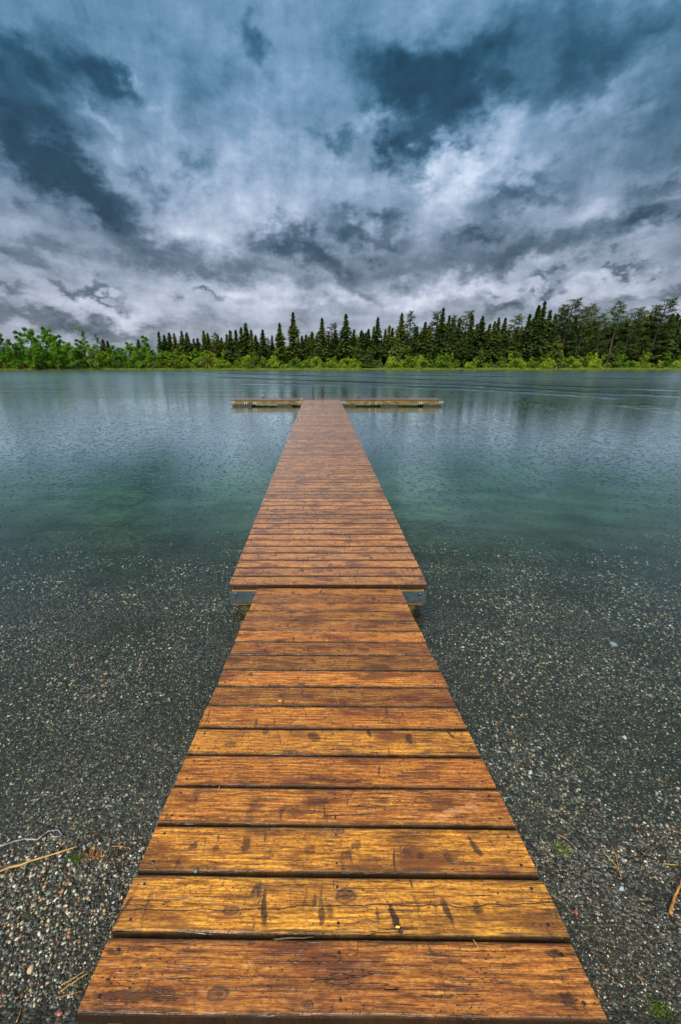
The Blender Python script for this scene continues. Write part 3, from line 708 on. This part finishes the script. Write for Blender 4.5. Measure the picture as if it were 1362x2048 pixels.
# loose stones one can tell apart
def stone(px, py, s, mat, label, place=G, name='stone', flat=.5):
    p = place(px, py); b = bmesh.new(); bmesh.ops.create_icosphere(b, subdivisions=3, radius=1)
    ph = random.uniform(0, 9)
    for v in b.verts:
        q = v.co.copy(); k = 1 + .12 * math.sin(q.x * 3 + ph) + .10 * math.sin(q.y * 4 + ph * 2) + .05 * math.sin(q.z * 7 + q.x * 5)
        v.co = Vector((q.x * s * k, q.y * s * .6 * k, q.z * s * flat * k))
    me = bpy.data.meshes.new(name); b.to_mesh(me); b.free(); o = link(name, me, mat, None, True)
    o.location = p + Vector((0, 0, s * flat * .5)); o.rotation_euler = (0, 0, ph); return tag(o, label, 'stone')
def stone_mat(nm, a, b_): return beam_material(nm, a, b_, 60., 60., .3)
S_BLUE = stone_mat('blue_grey_stone', (.20, .25, .30), (.34, .40, .46)); S_WH = stone_mat('white_stone', (.5, .5, .48), (.72, .72, .7)); S_RED = stone_mat('red_stone', (.20, .05, .04), (.36, .11, .08)); S_TAN = stone_mat('tan_stone', (.32, .24, .14), (.5, .4, .26))
stone(1225, 1290, .045, S_BLUE, 'flat pale blue stone under shallow water right of the gangway')
stone(1060, 1546, .020, S_WH, 'white oval pebble in the shallows just right of the gangway')
stone(1249, 1476, .020, S_WH, 'white pebble in the shallows far right of the gangway')
stone(1152, 1825, .013, S_RED, 'dark red pebble on the beach right of the gangway')
stone(117, 2030, .016, S_RED, 'red pebble at the bottom left beside the gangway corner')
stone(62, 1940, .018, S_TAN, 'tan flat pebble on the lower left beach')
stone(1242, 1778, .016, S_BLUE, 'blue grey pebble on the upper right beach')
stone(391, 1743, .010, stone_mat('grey_chip', (.05, .065, .07), (.12, .15, .16)), 'pointed grey stone chip wedged in the gap of the near planks', on_ramp, 'stone_chip', .6)
# moss tufts
def tuft(px, py, n, s, mat, label, cat='moss'):
    p = G(px, py); V_, F_, C_ = [], [], []
    for k in range(n):
        a = RNG.uniform(0, 2 * PI); r = s * RNG.random() ** .6; b_ = np.array([r * math.cos(a), r * math.sin(a) * .7, 0.]); h_ = s * RNG.uniform(.2, .55)
        d = np.array([RNG.normal(0, .5), RNG.normal(0, .5), 1]) * h_; sd_ = np.array([RNG.normal(), RNG.normal(), 0]); sd_ = sd_ / np.linalg.norm(sd_) * s * .035
        n0 = len(V_); V_ += [b_ - sd_, b_ + sd_, b_ + d]; F_.append((n0, n0 + 1, n0 + 2)); C_ += [[RNG.random()] * 3] * 3
    o = link('plant_tuft', np_mesh('plant_tuft', V_, F_, np.array(C_)), mat); o.location = p; return tag(o, label, cat)
tuft(150, 1722, 160, .05, M_SHRUB, 'yellow green moss tuft at the tip of the yellow reed stem')
tuft(182, 1712, 130, .06, ORTW, 'rusty brown scrap of weed right of the moss tuft', 'weed')
tuft(236, 1712, 130, .06, TWIG, 'dark scrap of weed close to the left gangway edge', 'weed')
tuft(1322, 2028, 170, .05, M_SHRUB, 'bright green tuft in the bottom right corner of the beach')
tuft(1125, 1702, 120, .05, M_SHRUB, 'sparse green plant scraps beside the right edge of the gangway', 'weed')

# ------------------------------------------------------------------ vegetation prototypes
def tri_cloud(P, size, aspect, shade, flat=0., axis_=None):
    """P (n,3) centres -> random triangles; axis_ (n,3) preferred long direction"""
    n = len(P); d = RNG.normal(size=(n, 3)); d[:, 2] *= (1 - flat)
    if axis_ is not None: d = axis_ + d * .35
    d /= np.linalg.norm(d, axis=1, keepdims=True)
    e = RNG.normal(size=(n, 3)); e -= (e * d).sum(1, keepdims=True) * d; e /= np.linalg.norm(e, axis=1, keepdims=True)
    s = size * RNG.uniform(.6, 1.35, (n, 1))
    a = P - d * s * .5 - e * s * aspect * .5; b = P - d * s * .5 + e * s * aspect * .5; c = P + d * s * .6
    V_ = np.stack([a, b, c], 1).reshape(-1, 3); return V_, np.repeat(shade, 3)
def crown_mesh(name, lst):
    V_ = np.concatenate([a for a, _ in lst]); S = np.concatenate([s for _, s in lst]); f = np.arange(len(V_)).reshape(-1, 3)
    return np_mesh(name, V_, f, np.stack([S] * 3, -1))
def trunk_tube(mb, H, r, lean=0., n=7, z0=-.3):
    mb.tube([(lean * (k / 6) ** 2 * H + .04 * math.sin(k * 1.7), .03 * math.sin(k * 2.3), z0 + (H - z0) * k / 6) for k in range(7)], [r * (1 - k / 6.6) + .012 for k in range(7)], n)
def spruce(H, R, lo=.06, dens=1., droop=.25, ragged=.25):
    lst = []; nb = int(310 * dens)
    tz = lo + (1 - lo) * (np.arange(nb) / nb) ** .92
    for k in range(nb):
        t_ = tz[k]; a = RNG.uniform(0, 2 * PI)
        r = R * (1.05 * (1 - t_ ** 1.7) ** .95) * (1 - ragged * RNG.random()) * (1 + .28 * math.sin(t_ * 19 + R * 7)) + .24 * (1 - t_ * .5)
        if t_ < lo + .10: r *= .75
        m_ = max(3, int(r * 10)); q = (np.arange(m_) + RNG.random(m_)) / m_
        dz = -droop * r * q ** 1.2 + .10 * r * q ** 3
        px = r * q * math.cos(a); py = r * q * math.sin(a)
        w_ = .16 * r * (1 - q * .6)
        P = np.stack([px + RNG.normal(0, 1, m_) * w_ * .6, py + RNG.normal(0, 1, m_) * w_ * .6, t_ * H + dz + RNG.normal(0, .06, m_)], -1)
        ax = np.tile(np.array([math.cos(a), math.sin(a), -.35]), (m_, 1))
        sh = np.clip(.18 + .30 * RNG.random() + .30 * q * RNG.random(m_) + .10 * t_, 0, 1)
        lst.append(tri_cloud(P, .52, .62, sh, 0, ax))
    P = np.stack([RNG.normal(0, .03, 10), RNG.normal(0, .03, 10), H * (1 - .03 * RNG.random(10)) + .1], -1)
    lst.append(tri_cloud(P, .30, .4, np.full(10, .5), 0, np.tile([0, 0, 1.], (10, 1))))
    c = crown_mesh('crown', lst); mb = MB(); trunk_tube(mb, H * .97, .011 * H + .05)
    me = bpy.data.meshes.new('trunk'); me.from_pydata(mb.v, [], mb.f); return c, me, M_SPRUCE, M_BARK
def pine(H, R, lo=.30, lean=0., dens=1., open_=.35):
    lst = []; mb = MB(); trunk_tube(mb, H * .98, .011 * H + .06, lean)
    nb = int(58 * dens)
    for k in range(nb):
        t_ = lo + (1 - lo) * (k + RNG.random()) / nb; a = RNG.uniform(0, 2 * PI)
        prof = math.sin(min(1, (1 - t_) / (1 - lo) * 1.25 + .18) * PI * .55) 
        r = R * prof * (1 - open_ * RNG.random()) + .18
        bx = lean * t_ * t_ * H
        tip = np.array([bx + r * math.cos(a), r * math.sin(a), t_ * H + r * RNG.uniform(.0, .35)])
        rootp = (bx, 0, t_ * H - .12 * r)
        mb.tube([rootp, tuple(tip)], [.035, .012], 4, False)
        for j in range(max(2, int(r * 2.6))):
            q = 1 - .62 * j / max(1, int(r * 2.6)) - .1 * RNG.random()
            c = np.array(rootp) * (1 - q) + tip * q + RNG.normal(0, .14, 3) * np.array([1, 1, .5]); n_ = 15
            P = c + RNG.normal(0, 1, (n_, 3)) * np.array([.27, .27, .14])
            lst.append(tri_cloud(P, .36, .42, np.clip(.22 + .32 * RNG.random() + .3 * RNG.random(n_), 0, 1), .2))
    c = crown_mesh('crown', lst); me = bpy.data.meshes.new('trunk'); me.from_pydata(mb.v, [], mb.f); return c, me, M_PINE, M_BARK
def leafy(H, R, mat, blobs=16, leaf_s=.28, lo=.13, per=130, stems=1, bark=None, narrow=1.):
    lst = []; mb = MB()
    tops = []
    for s_ in range(stems):
        a = RNG.uniform(0, 2 * PI); sp = 0 if stems == 1 else R * .5
        tops.append((sp * math.cos(a), sp * math.sin(a)))
        mb.tube([(0, 0, -.3), (tops[-1][0] * .4, tops[-1][1] * .4, H * .4), (tops[-1][0], tops[-1][1], H * .85)], [.02 * H + .02, .013 * H + .012, .01], 6)
    for k in range(blobs):
        t_ = lo + (1 - lo) * (k + .5) / blobs; a = RNG.uniform(0, 2 * PI)
        prof = (math.sin(min(1., .25 + (1 - (t_ - lo) / (1 - lo)) * .8) * PI * .62)) * narrow
        r = R * prof * RNG.uniform(.35, .85); br = R * RNG.uniform(.24, .42) * (1.15 - .5 * t_) + .12
        c = np.array([r * math.cos(a), r * math.sin(a), H * t_ - br * .4])
        mb.tube([(0, 0, max(.1, c[2] - r * .8)), tuple(c)], [.04, .012], 4, False)
        n_ = int(per * RNG.uniform(.6, 1.3)); d = RNG.normal(size=(n_, 3)); d /= np.linalg.norm(d, axis=1, keepdims=True)
        P = c + d * (RNG.random((n_, 1)) ** .5) * br * RNG.uniform(.7, 1.3, (n_, 1)) * np.array([1, 1, .8])
        lst.append(tri_cloud(P, leaf_s, .8, np.clip(.12 + .34 * RNG.random() + .42 * RNG.random(n_), 0, 1)))
    c = crown_mesh('crown', lst); me = bpy.data.meshes.new('trunk'); me.from_pydata(mb.v, [], mb.f); return c, me, mat, bark or M_PALEBARK
def proto(kind, args, H):
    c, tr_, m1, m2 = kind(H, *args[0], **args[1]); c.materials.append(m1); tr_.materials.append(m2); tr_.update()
    return c, tr_, H
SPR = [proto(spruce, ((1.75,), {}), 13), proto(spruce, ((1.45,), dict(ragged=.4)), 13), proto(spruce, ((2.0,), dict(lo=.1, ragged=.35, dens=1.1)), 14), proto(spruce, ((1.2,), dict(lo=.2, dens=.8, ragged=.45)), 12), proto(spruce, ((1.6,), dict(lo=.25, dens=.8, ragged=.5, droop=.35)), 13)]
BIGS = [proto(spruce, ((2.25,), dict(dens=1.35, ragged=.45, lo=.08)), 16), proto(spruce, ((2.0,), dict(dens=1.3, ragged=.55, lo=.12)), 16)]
FRS = [proto(spruce, ((1.5,), dict(lo=.01, dens=.75, ragged=.2)), 6), proto(spruce, ((1.8,), dict(lo=.01, dens=.8, ragged=.25)), 7)]
PIN = [proto(pine, ((1.9,), dict(lo=.14, lean=.02, dens=1.2)), 14), proto(pine, ((1.7,), dict(lo=.22, lean=-.02, dens=1.05)), 14), proto(pine, ((2.3,), dict(lo=.12, lean=.04, dens=1.35, open_=.5)), 15), proto(pine, ((1.5,), dict(lo=.55, dens=.6, open_=.5)), 14)]
ASP = [proto(leafy, ((2.1, M_ASPEN), dict(blobs=20)), 8), proto(leafy, ((1.6, M_ASPEN), dict(blobs=18, lo=.2)), 8), proto(leafy, ((2.5, M_ASPEN), dict(blobs=26, per=150)), 9)]
THIN = [proto(leafy, ((1.2, M_ASPEN), dict(blobs=10, lo=.5, per=70, leaf_s=.22)), 9), proto(leafy, ((1.0, M_ASPEN), dict(blobs=8, lo=.62, per=60, leaf_s=.22)), 9)]
SHR = [proto(leafy, ((1.5, M_SHRUB), dict(blobs=13, leaf_s=.24, lo=.12, per=80, stems=4)), 2.2), proto(leafy, ((1.9, M_SHRUB), dict(blobs=15, leaf_s=.24, lo=.12, per=80, stems=5)), 2.0), proto(leafy, ((1.3, M_SHRUB), dict(blobs=12, leaf_s=.22, lo=.15, per=80, stems=3)), 2.6)]
WIL = [proto(leafy, ((1.6, M_WILLOW), dict(blobs=13, leaf_s=.22, lo=.12, per=80, stems=4)), 2.0)]
SAP = [proto(leafy, ((1.2, M_SHRUB), dict(blobs=14, lo=.18, per=90, stems=2)), 4.2), proto(leafy, ((1.4, M_ASPEN), dict(blobs=14, lo=.15, per=100)), 4.6), proto(leafy, ((.9, M_SHRUB), dict(blobs=11, lo=.2, per=80)), 3.8)]

def plant(pr, name, x, y, H, label, cat, group, wide=1., parts=('crown', 'trunk')):
    c, tr_, h0 = pr; z = float(gz(x, y)); s = H / h0
    o = thing(name, (x, y, z), label, cat, group)
    sx = s ** .6 * wide if H < h0 * 1.6 else s * wide
    o.scale = (sx, sx, s); o.rotation_euler = (0, 0, random.uniform(-.5, .5) if pr in PIN else random.uniform(0, 6.28))
    for me_, nm in ((c, parts[0]), (tr_, parts[1])):
        q = bpy.data.objects.new(nm, me_); COL.objects.link(q); q.parent = o
    return o
def zone(px):
    return ('at the far left' if px < 205 else 'left of the dock platform' if px < 462 else 'behind the left arm of the dock platform' if px < 610 else
            'behind the swim ladder' if px < 681 else 'behind the right arm of the dock platform' if px < 889 else 'right of the dock platform' if px < 1130 else 'at the right edge of the shore')
random.seed(5)
# skyline conifers (pixel x, pixel y of the tip, kind, distance, special label)
CF = [(205, 680, 's', 108, 'dark spruce standing alone among the bright leafy trees on the left'), (215, 683, 's', 110, 'slim grey green spruce just right of the lone dark spruce among leafy trees'), (276, 681, 's', 109, 'first dark spruce left of the conifer row, half hidden by leafy trees'),
      (317, 665, 's', 108, 'tall dark spruce starting the conifer row on the left'), (328, 672, 's', 110, None), (338, 667, 's', 112, None), (348, 668, 's', 110, None), (363, 664, 's', 109, None), (373, 667, 's', 109, None), (387, 679, 's', 112, None), (395, 678, 's', 113, None),
      (407, 663, 's', 109, None), (415, 668, 's', 111, None), (425, 667, 'p', 110, 'round headed pine in the row left of the dock platform'), (435, 672, 's', 113, None), (443, 677, 's', 112, None), (453, 670, 's', 110, None),
      (460, 662, 's', 108, None), (471, 662, 's', 112, None), (482, 657, 's', 110, None), (491, 648, 's', 109, 'tall spruce above the left end of the dock platform, highest in its clump'), (502, 662, 's', 108, None), (511, 672, 's', 112, None), (525, 661, 's', 109, 'pointed spruce standing apart above the left arm of the dock'), (544, 673, 's', 112, None), (535, 677, 'p', 114, None),
      (559, 648, 'S', 110, 'full dark spruce left of the biggest tree above the left dock arm'), (586, 627, 'S', 108, 'biggest and tallest spruce left of the swim ladder'), (604, 673, 's', 112, None), (612, 671, 's', 113, None), (624, 665, 's', 112, None), (617, 675, 's', 111, None), (633, 672, 's', 114, None),
      (644, 638, 'S', 108, 'tall full spruce directly behind the swim ladder'), (661, 648, 'p', 111, 'thin open pine just right of the tall spruce behind the ladder'), (671, 662, 's', 113, None), (692, 630, 'P', 108, 'broad tall ragged spruce right of the ladder behind the dock platform'), (708, 661, 's', 109, None), (723, 662, 's', 111, None), (737, 660, 's', 110, None), (729, 672, 's', 113, None),
      (756, 636, 'S', 109, 'tall ragged spruce above the middle of the right dock arm'), (748, 655, 's', 112, None), (771, 660, 's', 111, None), (779, 653, 's', 109, None), (785, 658, 's', 110, None), (804, 628, 'S', 109, 'left one of two tall side by side conifers above the right dock arm'), (824, 625, 'p', 110, 'open topped pine, right one of the two tall side by side conifers'), (842, 665, 's', 111, None), (851, 646, 's', 109, None), (859, 653, 's', 110, None), (834, 655, 's', 114, None),
      (874, 625, 'p', 111, 'thin tall pine touching the left side of the big spruce at the right dock end'), (887, 618, 'S', 108, 'big dense spruce above the right end of the dock platform'), (899, 633, 's', 110, None), (907, 640, 's', 111, None), (911, 633, 'p', 110, None), (920, 637, 's', 111, None), (933, 623, 'p', 109, 'irregular pine rising over its clump just right of the dock'), (945, 633, 's', 110, None), (930, 665, 's', 107, None), (955, 650, 's', 113, None),
      (966, 634, 'S', 109, None), (980, 650, 's', 112, None), (990, 645, 's', 113, None), (998, 637, 'S', 109, None), (1011, 638, 's', 110, None), (1028, 632, 'P', 109, 'flat topped pine left of the gap in the skyline right of the dock'), (1035, 657, 's', 111, None), (1060, 630, 'S', 108, 'dense dark spruce right of the gap in the skyline'), (1078, 613, 's', 110, None), (1070, 640, 's', 112, None), (1090, 605, 'S', 108, 'very tall dense spruce in the right hand forest, left of the ragged giant pine'), (1101, 623, 's', 111, None), (1111, 630, 's', 112, None), (1121, 620, 'p', 110, None), (1130, 612, 'p', 111, None),
      (1143, 599, 'P', 108, 'ragged giant pine leaning right, tallest on the right hand shore'), (1153, 635, 's', 111, None), (1175, 616, 'p', 109, 'left pine of the leaning pair before the distant mountain'), (1190, 610, 'p', 110, 'right pine of the leaning pair before the distant mountain'), (1165, 645, 's', 112, None), (1183, 650, 's', 113, None), (1210, 629, 'p', 109, 'bushy pine standing below the mountain summit'), (1218, 657, 's', 111, None), (1228, 650, 's', 113, None),
      (1243, 606, 'O', 110, 'bare stemmed open crowned pine right of the mountain'), (1255, 645, 's', 112, None), (1270, 617, 'p', 109, None), (1280, 640, 's', 112, None), (1290, 623, 'p', 110, None), (1302, 630, 's', 112, None), (1313, 613, 'p', 111, None), (1330, 599, 'P', 108, 'tall heavy topped pine leaning at the far right'), (1346, 630, 's', 108, None), (1356, 630, 's', 110, None), (1341, 650, 'S', 106.5, 'broad dark spruce standing forward at the right edge'), (1362, 640, 's', 109, None), (1322, 640, 's', 113, None)]
GC = 'conifers along the far shore'
for (px, py, k, dist, lab) in CF:
    dist = dist + random.uniform(-.4, .4)
    P = ony(px, py, dist); x = float(P[0]); H = float(P[2] - gz(x, dist)) + .15
    pr = {'s': random.choice(SPR), 'S': random.choice(BIGS), 'p': random.choice(PIN[:3]), 'P': PIN[2], 'O': PIN[3]}[k]
    if k == 'P' and px == 692: pr = BIGS[1]
    if lab is None:
        lab = ('%s %s in the skyline %s' % ('tall' if H > 11.5 else 'mid height', 'slim dark spruce' if k == 's' else 'full dark spruce' if k == 'S' else 'open crowned pine', zone(px)))
    nm = 'pine_tree' if k in 'pPO' and px != 692 else 'spruce_tree'
    plant(pr, nm, x, dist, H, lab, 'tree', GC, wide={'s': 1.0, 'S': 1.0, 'p': 1.05, 'P': 1.25, 'O': 1.1}[k] * (1.38 if k in 'sS' else 1.1) * random.uniform(.85, 1.12))
# low spruces standing forward in the shrub belt
for (px, py, lab) in [(509, 700, 'small dark cone shaped spruce at the waterline above the left end of the dock'), (717, 685, 'small dark spruce in the shrubs above the right dock arm, taller of two'), (738, 695, 'short wide dark spruce beside the taller small spruce above the right dock arm'), (859, 707, 'little dark spruce in the shrubs near the right dock end'), (963, 697, 'little green spruce in the shrubs right of the dock'),
                      (1041, 703, 'small dark spruce among bright shrubs right of the skyline gap'), (1118, 672, 'medium green spruce in front of the dense forest on the right'), (1150, 683, 'dark young spruce standing under the leaning pine pair'), (1235, 687, 'dark cone shaped spruce at the waterline on the right'), (289, 700, 'small dark spruce in the leafy belt on the left'), (795, 668, 'slim young spruce before the two tall side by side conifers')]:
    dist = 105.6 + random.uniform(-.4, .5); P = ony(px, py, dist); plant(random.choice(FRS), 'spruce_tree', float(P[0]), dist, float(P[2] - gz(P[0], dist)), lab, 'tree', 'small spruces standing in the shore shrubs')
# packed rows behind
def skyline(px):
    return np.interp(px, [0, 210, 300, 460, 600, 760, 900, 1050, 1150, 1362, 1500], [700, 700, 690, 678, 676, 664, 652, 650, 640, 638, 636])
for k in range(150):
    px = 285 + (1480 - 285) * (k + random.random()) / 150; dist = random.uniform(113, 134)
    py = skyline(px) + random.uniform(-3, 20); P = ony(px, py, dist); x = float(P[0]); H = float(P[2] - gz(x, dist))
    plant(random.choice(SPR + PIN[:1]), 'conifer_tree', x, dist, H, 'dark conifer in the packed back rows %s' % zone(px), 'tree', 'conifers packed in the back rows', wide=1.5)
for k in range(26):
    px = -180 + 460 * (k + random.random()) / 26; dist = random.uniform(112, 124)
    P = ony(px, random.uniform(690, 704), dist); x = float(P[0]); plant(random.choice(SPR[:2]) if k % 3 == 0 else random.choice(ASP), 'forest_tree', x, dist, float(P[2] - gz(x, dist)), 'green tree showing through the back of the leafy belt at the far left', 'tree', 'trees behind the leafy belt')
# leafy trees on the left
for (px, py, dist, k, lab) in [(-60, 672, 101, 0, None), (-22, 660, 102, 2, None), (2, 668, 101, 1, 'leafy green tree cut by the left edge of the photo'), (20, 680, 99.5, 0, None), (37, 663, 103, 1, 'pointed green tree second from the left edge'), (55, 657, 102, 2, 'high rounded aspen with uneven top left of the tallest leafy crown'), (72, 672, 100, 0, None), (90, 656, 102, 2, 'biggest and broadest bright aspen crown on the left shore'),
                               (104, 672, 101, 0, None), (112, 671, 104, 1, 'narrow green aspen right of the broadest crown'), (132, 684, 102, 2, 'low rounded aspen sloping down toward the thin stemmed trees'), (145, 694, 101, 0, None), (160, 657, 104, 10, 'thin stemmed tall aspen with a small tufted head'), (156, 680, 103, 1, None), (172, 683, 103, 1, None), (190, 669, 105, 11, 'second thin stemmed aspen with an open top'), (185, 690, 102, 0, None),
                               (222, 692, 103, 0, None), (240, 697, 103, 1, None), (257, 686, 104, 2, 'rounded aspen standing alone before the conifer row'), (272, 694, 103, 0, None), (291, 673, 106, 1, 'tall narrow green tree beside the first conifers'), (300, 695, 103, 0, None), (60, 695, 98.5, 0, None), (110, 695, 99.5, 1, None), (320, 700, 104, 1, None), (-100, 665, 100, 2, None)]:
    P = ony(px, py, dist); x = float(P[0]); H = float(P[2] - gz(x, dist)) + .2
    plant(ASP[k] if k < 9 else THIN[k - 10], 'aspen_tree', x, dist, H, lab or 'middle sized bright green leafy tree in the mixed belt on the left shore', 'tree', 'leafy trees on the left shore')
# shrubs
def shz(px): return 'on the left shore' if px < 460 else 'behind the dock platform' if px < 890 else 'on the right shore'
for k in range(120):
    px = -130 + 1620 * (k + random.random() * .8) / 120; x0 = float(ony(px, 730, 104)[0]); sy = float(shore_y(x0)); dist = sy + random.uniform(1.6, 3.6)
    x = float(ony(px, 730, dist)[0]); red = px < 420 and random.random() < .45
    H = random.choice((1.2, 1.7, 2.1, 2.9)) * random.uniform(.85, 1.15) * (1.15 if px < 250 else 1.)
    pr = WIL[0] if red else random.choice(SHR)
    plant(pr, 'shrub', x, dist, H, ('dull olive rounded shrub at the waterline ' if red else 'low yellow green shrub at the waterline ') + shz(px), 'shrub', 'shrubs along the far waterline', wide=random.uniform(.8, 1.15), parts=('foliage', 'stem'))
for k in range(104):
    px = -120 + 1600 * (k + random.random()) / 74 if k < 74 else random.uniform(-60, 440); x0 = float(ony(px, 730, 106)[0]); dist = float(shore_y(x0)) + random.uniform(3.4, 6.)
    x = float(ony(px, 730, dist)[0]); py = random.uniform(697, 714); 
    if 620 < px < 1000: py += 6
    H = float(ony(px, py, dist)[2] - gz(x, dist))
    plant(random.choice(SAP), 'sapling', x, dist, H, 'bright green leafy sapling standing behind the low shrubs ' + shz(px), 'young tree', 'leafy saplings behind the shrubs', wide=random.uniform(.85, 1.15), parts=('crown', 'stem'))
# shore grass
n = 20000; x = RNG.uniform(-115, 130, n); y = shore_y(x) + RNG.uniform(-.1, 2.0, n) ** 1.0; z = gz(x, y); hgt_ = RNG.uniform(.10, .34, n) * (1 + .35 * np.sin(x * .4) * np.sin(x * .13))
a = RNG.uniform(0, 2 * PI, n); wd = .09; sv = np.stack([np.cos(a) * wd, np.sin(a) * wd, np.zeros(n)], -1); B0 = np.stack([x, y, z - .05], -1)
tp = B0 + np.stack([RNG.normal(0, .08, n), RNG.normal(0, .08, n), hgt_], -1)
V_ = np.stack([B0 - sv, B0 + sv, tp], 1).reshape(-1, 3); C_ = np.repeat(RNG.random(n), 3)
tag(link('shore_grass', np_mesh('shore_grass', V_, np.arange(3 * n).reshape(-1, 3), np.stack([C_] * 3, -1)), M_GRASS), 'bright green grass fringe along the far waterline', 'grass', kind='stuff')

# ------------------------------------------------------------------ distant hills
m, t = material('distant_slope'); ob = t.n('ShaderNodeTexCoord'); n1 = t.noise(ob.outputs['Object'], .012, 6., .65)
t.principled(t.ramp(n1, [(.35, (.045, .065, .085)), (.6, (.09, .12, .15)), (.75, (.16, .19, .22))]), .9); M_HILL = m  # blue-grey haze of distance is put into the slope colour
def hillz(X, Y):
    q = np.zeros_like(X)
    for (px, py, yy, wx_, wy_) in [(1205, 622, 3000, 520, 500), (1330, 640, 3100, 420, 500), (1080, 665, 3050, 420, 500), (300, 691, 2600, 420, 300), (215, 692, 2600, 300, 300), (480, 696, 2650, 300, 300), (60, 694, 2650, 400, 300)]:
        P = ony(px, py, yy); q = np.maximum(q, P[2] * np.exp(-np.abs((X - P[0]) / wx_) ** 1.8) * np.exp(-((Y - yy) / wy_) ** 2))
    return q + q * .10 * (np.sin(X * .021) * np.sin(Y * .017) + .5 * np.sin(X * .06 + Y * .03)) - 2
tag(link('hills', grid('hills', np.linspace(-3300, 4200, 260), np.linspace(1900, 4000, 60), hillz), M_HILL), kind='structure')
